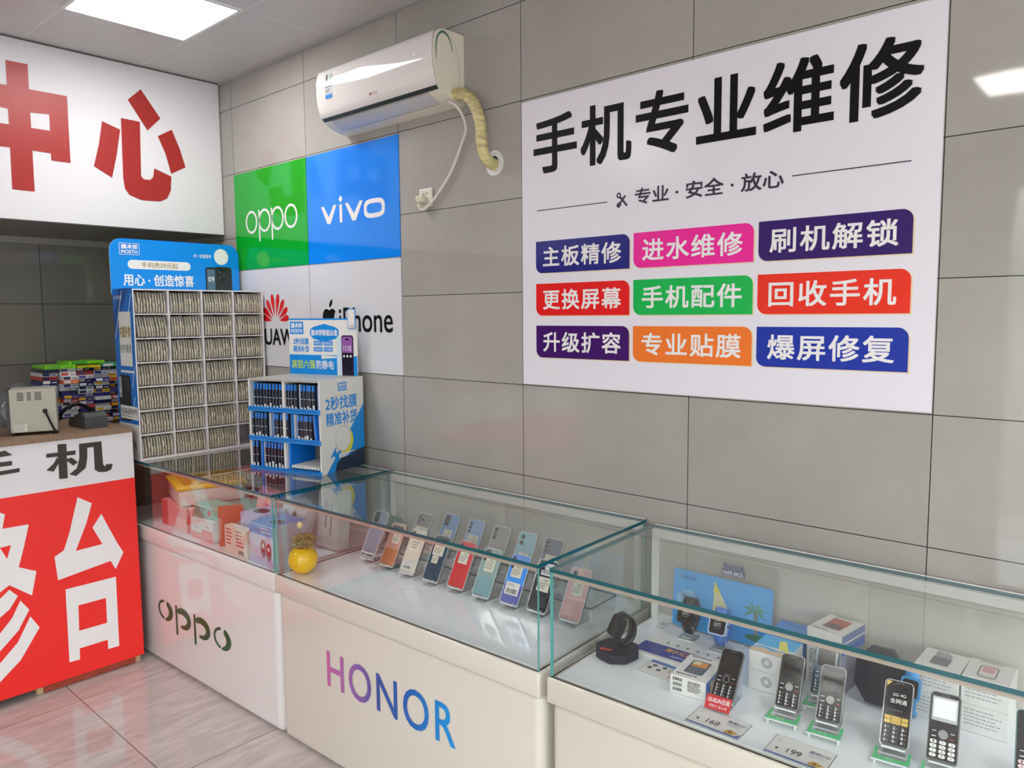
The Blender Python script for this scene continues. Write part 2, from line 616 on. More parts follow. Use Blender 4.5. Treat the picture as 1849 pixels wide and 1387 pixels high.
for i in range(3):
    for j in range(3):
        s, c = badges[i][j]
        q = MB()
        x0, x1 = cx[j]
        y0, y1 = rows[i]
        rad = 0.026
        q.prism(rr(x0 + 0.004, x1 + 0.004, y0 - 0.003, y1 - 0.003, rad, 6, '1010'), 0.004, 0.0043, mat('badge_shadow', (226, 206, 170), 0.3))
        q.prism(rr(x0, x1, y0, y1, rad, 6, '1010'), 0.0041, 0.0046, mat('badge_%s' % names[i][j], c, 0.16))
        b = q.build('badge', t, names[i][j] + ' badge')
        q = MB()
        wq = x1 - x0
        q.text(s, x0 + wq * 0.085, x1 - wq * 0.085, y0 + (y1 - y0) * 0.2, y1 - (y1 - y0) * 0.2, 0.005, WINK, 0.019, space=1.12)
        q.build('lettering', b)

# ------------------------------------------------------------------ four brand wall panels
def wall_panel(name, label, x0, z0, c, w=0.6585, hh=0.49):
    Mp = frame((x0, -0.0005, z0), (1, 0, 0), (0, 0, 1))
    tp = thing(name, label, 'sign', Mp, 'square brand panels stuck on the wall')
    b = MB()
    b.box(0, w, 0, hh, 0, 0.003, mat(name + '_' + str(c), c, 0.07))
    b.build('panel', tp)
    return tp, Mp


PZ = 1.802
tp, Mp = wall_panel('wall_panel', 'green wall panel with white lowercase lettering under the air conditioner', 0.001, PZ, (2, 168, 42))


def oring(q, cx, cy, rx, ry, tx, ty, h, m, n=40, p=2.0):
    def se(a, b):
        out = []
        for k in range(n):
            an = 2 * PI * k / n
            ca, sa = math.cos(an), math.sin(an)
            out.append((cx + a * math.copysign(abs(ca) ** (2 / p), ca), cy + b * math.copysign(abs(sa) ** (2 / p), sa)))
        return out
    q.ring(se(rx, ry), se(rx - tx, ry - ty), h, m)


q = MB()


def L(px, py):
    return local(Mp, pix(1, -0.004, px, py))


a, b = L(444, 404), L(537, 387)
xh = (L(490, 372).y - L(490, 415).y) * 0.5
yc = (a.y + b.y) / 2
lw = (b.x - a.x)
rw = lw * 0.118
for k, cxp in enumerate((0.118, 0.382, 0.632, 0.882)):
    X = a.x + lw * cxp
    oring(q, X, yc, rw, xh, rw * 0.22, xh * 0.2, 0.0036, WINK)
    if k in (1, 2):
        q.rect(X - rw, X - rw * 0.78, yc - xh * 1.75, yc + xh * 0.95, 0.0036, WINK)
q.build('lettering', tp)
tp, Mp = wall_panel('wall_panel', 'bright blue wall panel with white lowercase lettering right of the green one', 0.6635, PZ, (8, 134, 246))
q = MB()
a, b = L(580, 388), L(694, 368)
y0, y1 = L(640, 398).y, L(640, 364).y
lw = b.x - a.x
th = lw * 0.042


def vee(x0, x1):
    xm = (x0 + x1) / 2
    q.poly([(x0, y1), (x0 + th * 1.15, y1), (xm, y0 + th * 1.6), (xm + th * 0.5, y0), (xm - th * 0.6, y0)], 0.0036, WINK)
    q.poly([(x1, y1), (xm + th * 0.6, y0), (xm - th * 0.6, y0), (xm, y0 + th * 1.6), (x1 - th * 1.15, y1)], 0.00361, WINK)


vee(a.x, a.x + lw * 0.26)
xi = a.x + lw * 0.33
q.rect(xi - th * 0.5, xi + th * 0.5, y0, y1 - 0.002, 0.0036, WINK)
q.poly([(xi, y1 + 0.006), (xi + th * 0.75, y1 + 0.022), (xi, y1 + 0.038), (xi - th * 0.75, y1 + 0.022)], 0.0036, WINK)
vee(a.x + lw * 0.4, a.x + lw * 0.68)
oring(q, a.x + lw * 0.85, (y0 + y1) / 2, lw * 0.155, (y1 - y0) / 2, th, th, 0.0036, WINK, 48, 3.2)
q.build('lettering', tp)
tp, Mp = wall_panel('wall_panel', 'white wall panel with a red petal emblem half hidden behind the phone case rack', 0.001, 1.3125, (214, 214, 222), hh=0.486)
q = MB()
ce = L(498, 580)
for k in range(8):
    an = R(-79 + 158 * k / 7)
    T = Matrix.Translation((ce.x + (0.012 * math.sin(an)), ce.y - 0.002, 0)) @ Matrix.Rotation(-an, 4, 'Z')
    ln = 0.145 - 0.034 * abs(k - 3.5) / 3.5
    q.poly([(0, 0.022), (0.006, ln * 0.38), (0.0165, ln * 0.74), (0.012, ln * 0.93), (0, ln), (-0.012, ln * 0.93), (-0.0165, ln * 0.74), (-0.006, ln * 0.38)], 0.0036 + k * 1e-5, mat('emblem_red', (212, 22, 30), 0.15), T)
q.build('emblem', tp)
q = MB()
zb, zt = L(480, 622).y, L(480, 594).y
xr = L(522, 610).x
q.text('HUAWEI', xr - 0.30, xr + 0.115, zb, zt, 0.0036, BLACK, 0.03)
q.build('lettering', tp)
tp, Mp = wall_panel('wall_panel', 'white wall panel with a black fruit emblem behind the small blue display', 0.6635, 1.3125, (214, 214, 222), hh=0.486)
q = MB()
ca = L(595, 575)
s = 0.105
ap = [(0, 0.30), (0.12, 0.36), (0.27, 0.36), (0.40, 0.26), (0.33, 0.17), (0.30, 0.05), (0.33, -0.08), (0.42, -0.17), (0.36, -0.32), (0.22, -0.48), (0.10, -0.48), (0, -0.44), (-0.12, -0.48), (-0.24, -0.46), (-0.38, -0.26), (-0.44, -0.02), (-0.42, 0.20), (-0.30, 0.34), (-0.14, 0.36)]
q.poly([(ca.x + a * s * 1.15, ca.y + b * s * 1.15) for a, b in ap], 0.0036, BLACK)
q.poly([(ca.x + a * s * 1.15, ca.y + b * s * 1.15) for a, b in [(0.0, 0.42), (0.10, 0.44), (0.20, 0.56), (0.22, 0.72), (0.10, 0.68), (0.01, 0.56)]], 0.0036, BLACK)
q.build('emblem', tp)
q = MB()
x0, x1 = L(613, 590).x, L(709, 580).x
q.text('iPhone', x0, x1, L(614, 599).y, L(618, 556).y, 0.0036, BLACK, 0.012)
q.build('lettering', tp)

# ------------------------------------------------------------------ air conditioner
AX0, AX1 = 0.985, 1.703
M = at(AX0, 0, 2.333)
AL = AX1 - AX0
t = thing('air_conditioner', 'white wall mounted split air conditioner above the blue panel', 'air conditioner', M)
prof = [(-0.001, 0.25), (-0.06, 0.25), (-0.1, 0.249), (-0.125, 0.244), (-0.14, 0.233), (-0.148, 0.215), (-0.152, 0.185), (-0.153, 0.15), (-0.15, 0.115), (-0.143, 0.082), (-0.133, 0.055), (-0.12, 0.04), (-0.1, 0.026), (-0.075, 0.015), (-0.04, 0.006), (-0.001, 0.0)]
EX = frame((0, 0, 0), (0, 1, 0), (0, 0, 1))      # (a, b, h) -> (y, z, x)
ACW = mat('ac_gloss_white', (232, 228, 226), 0.05, 0.5, 0, 0.3)
ACS = mat('ac_side_white', (236, 230, 214), 0.28)
q = MB()
q.prism(prof, 0, AL, ACS, EX)
q.build('casing', t)
q = MB()
fp = [(-0.1, 0.2515), (-0.126, 0.2465), (-0.142, 0.235), (-0.1505, 0.216), (-0.1545, 0.186), (-0.1558, 0.15), (-0.1528, 0.114), (-0.1458, 0.081), (-0.1355, 0.053), (-0.1315, 0.05)]
n = len(fp)
q.add([(x, a, b) for x in (0.0, AL - 0.006) for a, b in fp], [(i, n + i, n + i + 1, i + 1) for i in range(n - 1)], ACW, True)
q.build('front_panel', t)
q = MB()
q.add([(x, a, b) for x in (0.004, AL - 0.01) for a, b in ((-0.1335, 0.05), (-0.122, 0.0385))], [(0, 2, 3, 1)], mat('ac_gap', (38, 52, 52), 0.3))
q.build('front_gap', t)
q = MB()
GL = mat('ac_flap', (205, 205, 205), 0.06)
q.add([(x, a, b) for x in (0.05, AL - 0.07) for a, b in ((-0.1175, 0.0355), (-0.0935, 0.0195), (-0.062, 0.0085))], [(0, 3, 4, 1), (1, 4, 5, 2)], GL, True)
lin1 = mat('ac_line', (120, 120, 120), 0.4)
for a, b in ((-0.119, 0.0365), (-0.0605, 0.0078)):
    q.add([(x, a + da, b + db) for x in (0.05, AL - 0.07) for da, db in ((0, 0), (0.0015, -0.0008))], [(0, 2, 3, 1)], lin1)
q.build('louver', t)
q = MB()
teal = mat('ac_teal', (74, 122, 118), 0.25)
arc = [(1146, 345), (1138, 250), (1146, 165), (1166, 128), (1190, 112), (1214, 118), (1244, 150), (1268, 210), (1286, 292)]
inn = [(1150, 345), (1147, 250), (1158, 175), (1172, 147), (1190, 136), (1210, 138), (1238, 165), (1262, 215), (1281, 292)]
A = [local(M, pix(0, AX1 + 0.001, 540 + a / 4.624, 30 + b / 4.624)) for a, b in arc]
B = [local(M, pix(0, AX1 + 0.001, 540 + a / 4.624, 30 + b / 4.624)) for a, b in inn]
q.add([tuple(p) for p in A + B], [(i, i + 1, len(A) + i + 1, len(A) + i) for i in range(len(A) - 1)], teal)
q.build('accent_arc', t, 'teal accent arc')
q = MB()
edge = [local(M, pix(0, AX1 + 0.0006, 540 + a / 4.624, 30 + b / 4.624)) for a, b in [(1240, 122), (1290, 220), (1325, 330), (1338, 470), (1330, 600), (1312, 690)]]
q.tube(edge, 0.0012, mat('ac_seam', (196, 190, 178), 0.4), 6)
q.build('end_cap_seam', t)


def on_front(u, v):
    """point on the front skin: u along the unit, v height"""
    for (a0, b0), (a1, b1) in zip(fp, fp[1:]):
        if b1 <= v <= b0:
            k = (v - b1) / (b0 - b1)
            return (u, a1 + (a0 - a1) * k - 0.0008, v)
    return (u, -0.156, v)


def skin(q, u0, u1, v0, v1, m, n=4):
    vs = [on_front(u, v0 + (v1 - v0) * k / n) for k in range(n + 1) for u in (u0, u1)]
    q.add(vs, [(2 * k, 2 * k + 1, 2 * k + 3, 2 * k + 2) for k in range(n)], m)


q = MB()
u0, u1 = 0.062, 0.112
skin(q, u0, u1, 0.113, 0.226, mat('label_grey', (196, 200, 206), 0.3))
for a, b, c, d, m in ((0.003, 0.047, 0.004, 0.018, CYAN), (0.006, 0.018, 0.075, 0.1, BLACK), (0.026, 0.044, 0.078, 0.1, mat('label_green', (120, 140, 130), 0.4)), (0.004, 0.046, 0.047, 0.05, BLACK), (0.006, 0.03, 0.03, 0.034, GREY), (0.006, 0.04, 0.038, 0.041, GREY)):
    vs = [on_front(u0 + x, 0.113 + y) for x, y in ((a, c), (b, c), (b, d), (a, d))]
    q.add([(x, y - 0.0008, z) for x, y, z in vs], [(0, 1, 2, 3)], m)
q.build('energy_label', t, 'grey and blue energy sticker')
q = MB()
T = frame((0.355, -0.1553, 0.075), (1, 0, 0), (0, -0.2, 1))
q.text('●GREE', 0, 0.05, 0, 0.011, 0.0006, mat('logo_red', (140, 60, 70), 0.4), 0, T)
q.build('logo', t)
q = MB()
q.cyl((0.62, -0.1545, 0.17), (0.62, -0.158, 0.17), 0.005, 0.005, mat('sensor_white', (246, 246, 246), 0.3))
q.build('sensor', t)

# insulated hose and its wall collar
q = MB()
TAPE = mat('hose_tape', (204, 192, 140), 0.5, noise=0.14, nscale=26, nstretch=(1, 1, 3), bump=0.6)
hp = [(1.66, -0.045, 2.372), (1.70, -0.048, 2.367), (1.755, -0.05, 2.354), (1.80, -0.05, 2.312), (1.826, -0.048, 2.25), (1.83, -0.046, 2.19), (1.836, -0.042, 2.14), (1.85, -0.03, 2.108), (1.857, 0.0, 2.098)]
q.tube(hp[1:], 0.0205, TAPE, 14, ring=0.07)
tag(q.build('insulated_hose'), 'bent cream taped hose from the air conditioner into the wall collar', 'pipe')
q = MB()
T = frame((1.855, -0.0005, 2.105), (1, 0, 0), (0, 0, 1))
q.ring(ell(0, 0, 0.042, 0.045, 36), ell(0, 0, 0.022, 0.024, 36), 0.006, WHITE, T)
q.add([(a, b, hh) for hh in (0, 0.006) for a, b in ell(0, 0, 0.042, 0.045, 36)], [(k, (k + 1) % 36, 36 + (k + 1) % 36, 36 + k) for k in range(36)], WHITE, True, T)
q.poly(ell(0, 0, 0.023, 0.025, 24), 0.001, DARKP, T)
tag(q.build('wall_collar'), 'round white collar where the hose enters the wall', 'pipe collar')

# socket, plug and cord
M = frame((1.486, -0.0005, 2.02), (1, 0, 0), (0, 0, 1))
t = thing('wall_socket', 'square white wall socket below and right of the air conditioner', 'socket', M)
q = MB()
q.rbox(-0.038, 0.038, -0.036, 0.036, 0, 0.008, 0.003, mat('socket_white', (222, 218, 206), 0.35))
q.build('face_plate', t)
q = MB()
for a in (-0.012, 0, 0.012):
    q.box(a - 0.0015, a + 0.0015, 0.012, 0.02, 0.0075, 0.0084, DARKP)
q.build('slot', t)
M = frame((1.474, -0.0095, 2.014), (1, 0, 0), (0, 0, 1))
t = thing('power_cord', 'white power cord with plug hanging from the air conditioner to the socket', 'cord', M)
q = MB()
PL = mat('plug_cream', (216, 208, 186), 0.4)
q.rbox(-0.018, 0.022, -0.014, 0.014, 0, 0.028, 0.006, PL, 3)
q.rbox(-0.012, 0.0, -0.032, -0.012, 0.006, 0.024, 0.004, PL, 3)
q.build('plug', t)
q = MB()
cpts = [(1.69, -0.07, 2.3375), (1.722, -0.062, 2.318), (1.735, -0.04, 2.28), (1.728, -0.02, 2.24), (1.70, -0.012, 2.20), (1.637, -0.012, 2.10), (1.56, -0.012, 2.025), (1.505, -0.018, 1.982), (1.48, -0.024, 1.974), (1.468, -0.025, 1.985)]
q.tube([local(M, Vector(p)) for p in cpts], 0.0058, mat('cord_white', (220, 214, 208), 0.4), 8)
q.build('cable', t)

# ------------------------------------------------------------------ service desk with printed front
DX = 0.28
M = at(DX, -0.69, 0)
t = thing('service_desk', 'tall wooden service desk fronted by a white and red printed banner', 'desk', M)
WOOD = mat('worn_wood', (134, 108, 88), 0.45, noise=0.16, nscale=9, nstretch=(3, 22, 3))
RWOOD = mat('red_wood', (150, 62, 46), 0.4, noise=0.18, nscale=10, nstretch=(3, 3, 24))
LWOOD = mat('pale_wood', (190, 160, 120), 0.5, noise=0.1, nscale=12)
DL = 1.9
q = MB()
q.box(-0.52, 0.004, -DL, 0.0, 1.056, 1.079, WOOD)
q.build('desktop', t)
q = MB()
q.box(-0.03, -0.012, -DL, -0.004, 0.06, 1.056, RWOOD)
q.build('front_board', t)
for y0 in (-DL, -0.025):
    q = MB()
    q.box(-0.5, -0.03, y0, y0 + 0.02, 0.06, 1.056, RWOOD)
    q.build('side_board', t)
for y0 in (-0.03, -0.425, -1.2, -1.87):
    for x0 in (-0.05, -0.5):
        q = MB()
        q.box(x0, x0 + 0.028, y0, y0 + 0.024, 0, 0.06, LWOOD)
        q.build('leg', t)
q = MB()
q.box(-0.021, -0.013, -0.4, -0.032, 0.002, 0.06, RWOOD)
q.box(-0.036, -0.03, -DL, -0.43, 0.02, 0.06, RWOOD)
q.build('plinth', t)
M2 = frame((DX, -0.69, 0), (0, 1, 0), (0, 0, 1))


def D(px, py):
    p = pix(0, DX + 0.002, px, py)
    return (p.y + 0.69, p.z)


def DZ(o, s, pts):
    return [D(o[0] + a / s, o[1] + b / s) for a, b in pts]


TF = frame((0.0, 0, 0), (0, 1, 0), (0, 0, 1))
q = MB()
yr = 0.002
pb, pm = D(268, 1179), D(250, 861)
q.box(-0.012, -0.0005, -DL, yr, pm[1], 1.075, CLOTHW)
q.box(-0.012, 0.0, -DL, yr + 0.0005, 0.035, pm[1], RED)
pr = q.build('banner', t)
q = MB()
o, s = (0, 620), 3.854
INKG = mat('charcoal_ink', (52, 44, 40), 0.45)
UL = [MB(), MB()]
for k, pts in enumerate(([(323, 770), (527, 745), (527, 775), (323, 797)], [(400, 703), (462, 700), (473, 940), (413, 945)], [(400, 790), (412, 830), (375, 893), (322, 885), (372, 840)],
                         [(500, 795), (543, 828), (510, 852), (466, 818), (466, 805)], [(550, 700), (705, 682), (708, 714), (608, 727), (608, 800), (597, 868), (530, 925), (482, 912), (535, 870), (553, 800)],
                         [(650, 690), (706, 682), (718, 842), (732, 858), (738, 842), (785, 838), (775, 878), (740, 895), (690, 897), (660, 880)],
                         [(-190, 800), (35, 747), (88, 778), (-190, 826)], [(-200, 855), (85, 818), (85, 850), (-200, 886)], [(-240, 932), (138, 868), (138, 896), (-240, 960)], [(-90, 780), (-40, 775), (-30, 1010), (-60, 1040), (-140, 1045), (-130, 1010), (-85, 1005)])):
    UL[0 if k < 6 else 1].poly(DZ(o, s, pts), 0.001 + k * 1e-5, INKG, TF)
for q in UL:
    q.build('upper_character', t, 'charcoal character on the white band')
q = MB()
o, s = (0, 960), 3.248
chars = [[(140, 898), (166, 909), (156, 945), (137, 995), (185, 982.5), (200, 1013), (105, 1048), (98.5, 1006), (115.5, 994), (126, 960)],
         [(183, 928), (211.5, 980), (223, 997.6), (209, 1028), (200, 1013), (185, 982.5), (167, 953)],
         [(0, 926), (9, 929), (4.5, 955), (52, 947), (44, 985), (34, 1024.5), (66, 1031.5), (58, 1075.5), (17, 1057), (0, 1070), (-30, 1084), (-38, 1062), (-8, 1032), (-36, 1012), (-20, 985)],
         [(-160, 940), (0, 910), (0, 1075), (-160, 1120)]]
k = 0
for pts in chars[:3]:
    q.poly([D(*p) for p in pts], 0.0012 + k * 1e-5, WINK, TF)
    k += 1
q.poly(DZ(o, s, [(0, 96), (65, 80), (42, 161)]), 0.0014, RED, TF)
for pts in ([(385, 340), (457, 321), (470, 750), (408, 767)], [(617, 281), (680, 265), (700, 670), (635, 690)], [(385, 340), (680, 265), (685, 373), (390, 452)], [(465, 582), (630, 535), (634, 634), (467, 686)],
            [(55, 342), (105, 378), (58, 455), (-60, 560), (-60, 420), (0, 395)], [(120, 405), (172, 458), (110, 580), (0, 705), (-60, 720), (-60, 610), (0, 600), (70, 510)],
            [(178, 498), (233, 562), (122, 755), (0, 885), (-70, 925), (-110, 850), (0, 775), (105, 650)],
            [(-250, 20), (-180, 40), (-260, 260), (-350, 420), (-390, 350), (-310, 200)], [(-290, 300), (-225, 230), (-215, 960), (-280, 985)], [(-165, 260), (-115, 245), (-110, 690), (-160, 705)]):
    q.poly(DZ(o, s, pts), 0.0012 + k * 1e-5, WINK, TF)
    k += 1
q.build('lower_lettering', t, 'big white characters on the red field')

# things on the desk
DT = 1.0792
M = at(0.208, -1.04, DT, math.degrees(math.atan2(-0.055, 0.156)) + 90 - 90)
ang = math.atan2(0.156, 0.055)
r = Vector((math.cos(ang), math.sin(ang), 0))
M = frame((0.171, -1.121, DT), r, (0, 0, 1))          # x along the grey face, y up, z towards the room
t = thing('grey_appliance', 'grey metal appliance with three vent grids standing on the service desk', 'appliance', M)
q = MB()
BEIGE = mat('appliance_grey', (168, 164, 152), 0.4)
q.rbox(0, 0.166, 0.012, 0.19, -0.15, 0, 0.003, BEIGE)
q.build('cabinet', t)
q = MB()
for bx, n, wd in ((0.028, 6, 0.023), (0.063, 6, 0.014), (0.09, 6, 0.024)):
    for k in range(n):
        q.rect(bx, bx + wd, 0.178 - k * 0.006 - 0.0028, 0.178 - k * 0.006, 0.0006, BLACK)
q.build('vent_grid', t)
q = MB()
q.rect(0.012, 0.058, 0.017, 0.046, 0.0006, mat('label_pale', (206, 206, 200), 0.5))
q.lines(0.014, 0.056, 0.019, 0.044, 6, 0.0009, GREY)
q.build('rating_label', t, 'pale paper rating label')
q = MB()
q.box(-0.012, -0.001, 0.012, 0.188, -0.15, -0.004, mat('appliance_black', (30, 28, 28), 0.4))
TB = frame((-0.0125, 0, 0), (0, 0, 1), (0, 1, 0))
q.lines(-0.14, -0.02, 0.03, 0.07, 4, 0.0006, GREY, TB, seed=4)
q.build('side_panel', t, 'black side panel')
for fx in (0.012, 0.15):
    for fz in (-0.13, -0.02):
        q = MB()
        q.cyl((fx, 0, fz), (fx, 0.0125, fz), 0.008, 0.008, BLACK, 10)
        q.build('foot', t)
q = MB()
q.rbox(0.116, 0.132, 0.09, 0.106, 0, 0.012, 0.003, BLACK)
q.tube([(0.124, 0.096, 0.012), (0.132, 0.08, 0.024), (0.142, 0.05, 0.022), (0.156, 0.016, 0.016), (0.168, 0.004, 0.012)], 0.004, BLACK, 8)
q.build('power_cord', t)

M = at(0.2, -0.85, DT, 66)
t = thing('wedge_device', 'dark grey wedge shaped device lying on the right end of the service desk', 'device', M)
q = MB()
T = frame((0, 0.0, 0), (-0.45, 1, 0), (0, 0, 1))
DG = mat('dark_grey_plastic', (62, 62, 64), 0.35)
q.prism([(0, 0.0), (0, 0.052), (0.02, 0.068), (0.06, 0.07), (0.2, 0.022), (0.2, 0.0)], 0.0, 0.092, DG, T)
q.build('body', t)
q = MB()
q.add([tuple(T @ Vector(p)) for p in ((0.024, 0.0688, 0.03), (0.058, 0.0706, 0.03), (0.058, 0.0706, 0.06), (0.024, 0.0688, 0.06))], [(0, 1, 2, 3)], BLACK)
q.build('slot', t)
Mi = M.inverted()
q = MB()
q.tube([Mi @ Vector(p) for p in ((0.09, -0.775, DT + 0.055), (0.085, -0.805, DT + 0.088), (0.09, -0.85, DT + 0.1), (0.08, -0.895, DT + 0.075), (0.065, -0.915, DT + 0.03), (0.05, -0.92, DT + 0.009))], 0.008, BLACK, 8)
q.build('cable', t)

q = MB()
bm = bmesh.new()
bmesh.ops.create_icosphere(bm, subdivisions=4, radius=1.0)
rnd = random.Random(3)
from mathutils import noise as mn
for v in bm.verts:
    d = 1 + 0.28 * mn.noise(v.co * 2.1) + 0.16 * abs(mn.noise(v.co * 5.3))
    v.co = Vector((v.co.x * 0.1 * d, v.co.y * 0.12 * d, max(-0.045, v.co.z * 0.135 * d * (1 if v.co.z > 0 else 0.3))))
bm.verts.index_update()
q.add([v.co + Vector((-0.13, -0.98, DT + 0.046)) for v in bm.verts], [tuple(p.index for p in f.verts) for f in bm.faces], BAGM, True)
bm.free()
tag(q.build('plastic_bag'), 'crumpled see-through plastic bag behind the grey appliance', 'bag')

# rear cabinet and the pile of packets
M = at(-0.95, -1.6, 0)
t = thing('rear_cabinet', 'low wooden cabinet against the dark back wall under the coloured packets', 'cabinet', M)
q = MB()
q.box(0, 0.5, 0, 1.25, 0.03, 0.94, WOOD)
q.build('carcass', t)
for k in range(3):
    q = MB()
    q.box(0.5, 0.516, 0.01 + k * 0.412, 0.01 + k * 0.412 + 0.405, 0.05, 0.92, WOOD)
    d = q.build('door', t)
    q = MB()
    q.cyl((0.516, 0.37 + k * 0.412, 0.5), (0.534, 0.37 + k * 0.412, 0.5), 0.01, 0.012, SILV, 12)
    q.build('knob', d)
pal = [(44, 44, 120), (222, 222, 228), (214, 214, 222), (226, 110, 40), (92, 84, 150), (34, 36, 86), (236, 236, 236), (196, 66, 44), (232, 184, 40), (58, 52, 130), (200, 204, 214), (40, 42, 60)]
pname = dict(zip(pal, 'navy,white,pale grey,orange,violet,dark navy,bright white,brick red,yellow,purple,silver grey,black'.split(',')))
pk = {}
rnd = random.Random(5)


def packet_mesh(c, c2, wd, dp, hh):
    k = (c, c2, wd)
    if k not in pk:
        b = MB()
        m1 = mat('packet_%d_%d_%d' % c, c, 0.35)
        m2 = mat('packet_%d_%d_%d' % c2, c2, 0.35)
        b.box(-dp, 0, 0, wd, 0, hh, m1)
        T = frame((0, 0, 0), (0, 1, 0), (0, 0, 1))
        b.rect(wd * 0.06, wd * 0.5, hh * 0.15, hh * 0.85, 0.0006, m2, T)
        b.rect(wd * 0.62, wd * 0.9, hh * 0.3, hh * 0.5, 0.0006, m2, T)
        pk[k] = b.mesh('packet')
    return pk[k]


def packet(c, c2, wd, x, y, z, label, hh=0.0188, dp=0.17, rz=0):
    o = bpy.data.objects.new('packet', packet_mesh(c, c2, wd, dp, hh))
    COL.objects.link(o)
    o.location = (x, y, z)
    o.rotation_euler = (0, 0, R(rz))
    return tag(o, label, 'packet', 'slim packets piled behind the service desk')


cols = 5
for cidx in range(cols):
    y = -0.79 + cidx * 0.079
    n = 19
    for k in range(n):
        c = rnd.choice(pal)
        c2 = rnd.choice([p for p in pal if p != c])
        packet(c, c2, 0.073, -0.52 + rnd.uniform(-0.03, 0.02) + (0.02 if cidx in (1, 3) else 0), y + rnd.uniform(-0.0012, 0.0012), 0.9402 + k * 0.0192,
               '%s packet, %s from the top in the %s column of the packet pile' % (pname[c], ORD[n - 1 - k], ('leftmost', 'second', 'middle', 'fourth', 'rightmost')[cidx]))
zt = 0.9402 + 19 * 0.0192
packet((126, 204, 30), (90, 170, 60), 0.14, -0.50, -0.782, zt, 'lime green packet topping the left side of the packet pile', 0.018, 0.2)
packet((226, 196, 40), (150, 190, 40), 0.11, -0.49, -0.636, zt, 'yellow packet topping the middle of the packet pile', 0.012, 0.18)
packet((126, 208, 34), (40, 140, 60), 0.17, -0.52, -0.665, zt + 0.0185, 'lime green packet lying highest on the packet pile', 0.014, 0.18)
packet((60, 170, 120), (220, 220, 220), 0.11, -0.5, -0.515, zt, 'green and white packet topping the right end of the packet pile', 0.018, 0.2)

# ------------------------------------------------------------------ glass counters
ZT, ZD, ZL = 0.915, 0.625, 0.556
GT = 0.01


def counter(label, fl, rz, Lc, Dc, GLOSSW, zt=ZT):
    M = at(fl[0], fl[1], 0, rz)
    t = thing('display_counter', label, 'counter', M, 'glass topped shop counters along the tiled wall')
    q = MB()
    q.rbox(-0.007, Lc + 0.007, 0.006, Dc, 0.0, ZL + 0.004, 0.03, GLOSSW, 5)
    q.build('base', t)
    q = MB()
    q.rbox(-0.008, Lc + 0.008, -0.008, Dc, ZL, ZD, 0.006, GLOSSW, 3)
    q.build('ledge', t)
    q = MB()
    q.box(0.014, Lc - 0.014, 0.014, Dc - 0.01, ZD, ZD + 0.0015, mat('deck_white', (242, 246, 252), 0.08, 0.5, 0, 0.3))
    q.build('deck', t)
    q = MB()
    q.pane(0.0, Lc, 0.0, 0.006, ZD, zt - GT, 1, em=EDGEL)
    q.build('front_glass', t)
    q = MB()
    q.box(0.007, Lc - 0.007, 0.0064, 0.0084, zt - GT - 0.012, zt - GT - 0.0004, mat('reflection_beige', (186, 170, 156), 0.3))  # band coloured like the reflection below the top glass, not a seal
    q.build('reflection_strip', t, 'beige strip imitating the reflection under the front edge of the top glass')
    for x0 in (0.0, Lc - 0.006):
        q = MB()
        q.pane(x0, x0 + 0.006, 0.0062, Dc - 0.02, ZD, zt - GT, 0, em=EDGEL)
        q.build('side_glass', t)
    q = MB()
    q.pane(-0.001, Lc + 0.001, -0.001, Dc - 0.012, zt - GT, zt, 2)
    q.build('top_glass', t)
    q = MB()
    q.rbox(0.008, Lc - 0.008, Dc - 0.03, Dc - 0.004, zt - 0.036, zt - GT, 0.003, ALU)
    q.rbox(0.008, Lc - 0.008, Dc - 0.011, Dc - 0.003, zt - GT, zt + 0.0004, 0.002, ALU)
    q.build('back_rail', t)
    for x0 in (0.008, Lc - 0.034):
        q = MB()
        q.rbox(x0, x0 + 0.026, Dc - 0.03, Dc - 0.004, ZD, zt - 0.036, 0.002, ALU)
        q.build('back_post', t)
    q = MB()
    q.box(0.034, Lc - 0.034, Dc - 0.03, Dc - 0.004, ZD, ZD + 0.02, ALU)
    q.build('door_track', t)
    for k, (a, b) in enumerate(((0.036, Lc * 0.52), (Lc * 0.48, Lc - 0.036))):
        q = MB()
        yy = Dc - (0.024 if k == 0 else 0.014)
        q.pane(a, b, yy, yy + 0.004, ZD + 0.02, zt - 0.038, 1, m=MILK, em=ALU)
        q.build('sliding_door', t)
    return t, M


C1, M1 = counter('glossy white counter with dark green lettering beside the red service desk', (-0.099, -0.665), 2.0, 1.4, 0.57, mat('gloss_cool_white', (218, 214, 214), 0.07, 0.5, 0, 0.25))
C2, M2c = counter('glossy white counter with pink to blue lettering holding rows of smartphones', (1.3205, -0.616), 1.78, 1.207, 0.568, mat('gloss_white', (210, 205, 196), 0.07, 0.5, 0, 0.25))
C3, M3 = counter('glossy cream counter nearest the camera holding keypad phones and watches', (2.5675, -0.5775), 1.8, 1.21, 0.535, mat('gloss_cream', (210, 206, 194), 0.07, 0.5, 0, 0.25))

# lettering on the counter fronts
q = MB()
T = frame((0, 0.0052, 0), (1, 0, 0), (0, 0, 1))
GIN = mat('logo_green', (30, 84, 48), 0.3)


def cl(Mc, px, py, off=0.005):
    """counter-front coordinates of a photograph pixel"""
    Mi = Mc.inverted()
    a = Mi @ CAM
    d = (Mi.to_3x3()) @ (pix(1, -0.6, px, py) - CAM)
    k = (off - a.y) / d.y
    p = a + d * k
    return p.x, p.z


xs0, zt0 = cl(M1, 287, 1087)
xs1, zb1 = cl(M1, 416, 1168)


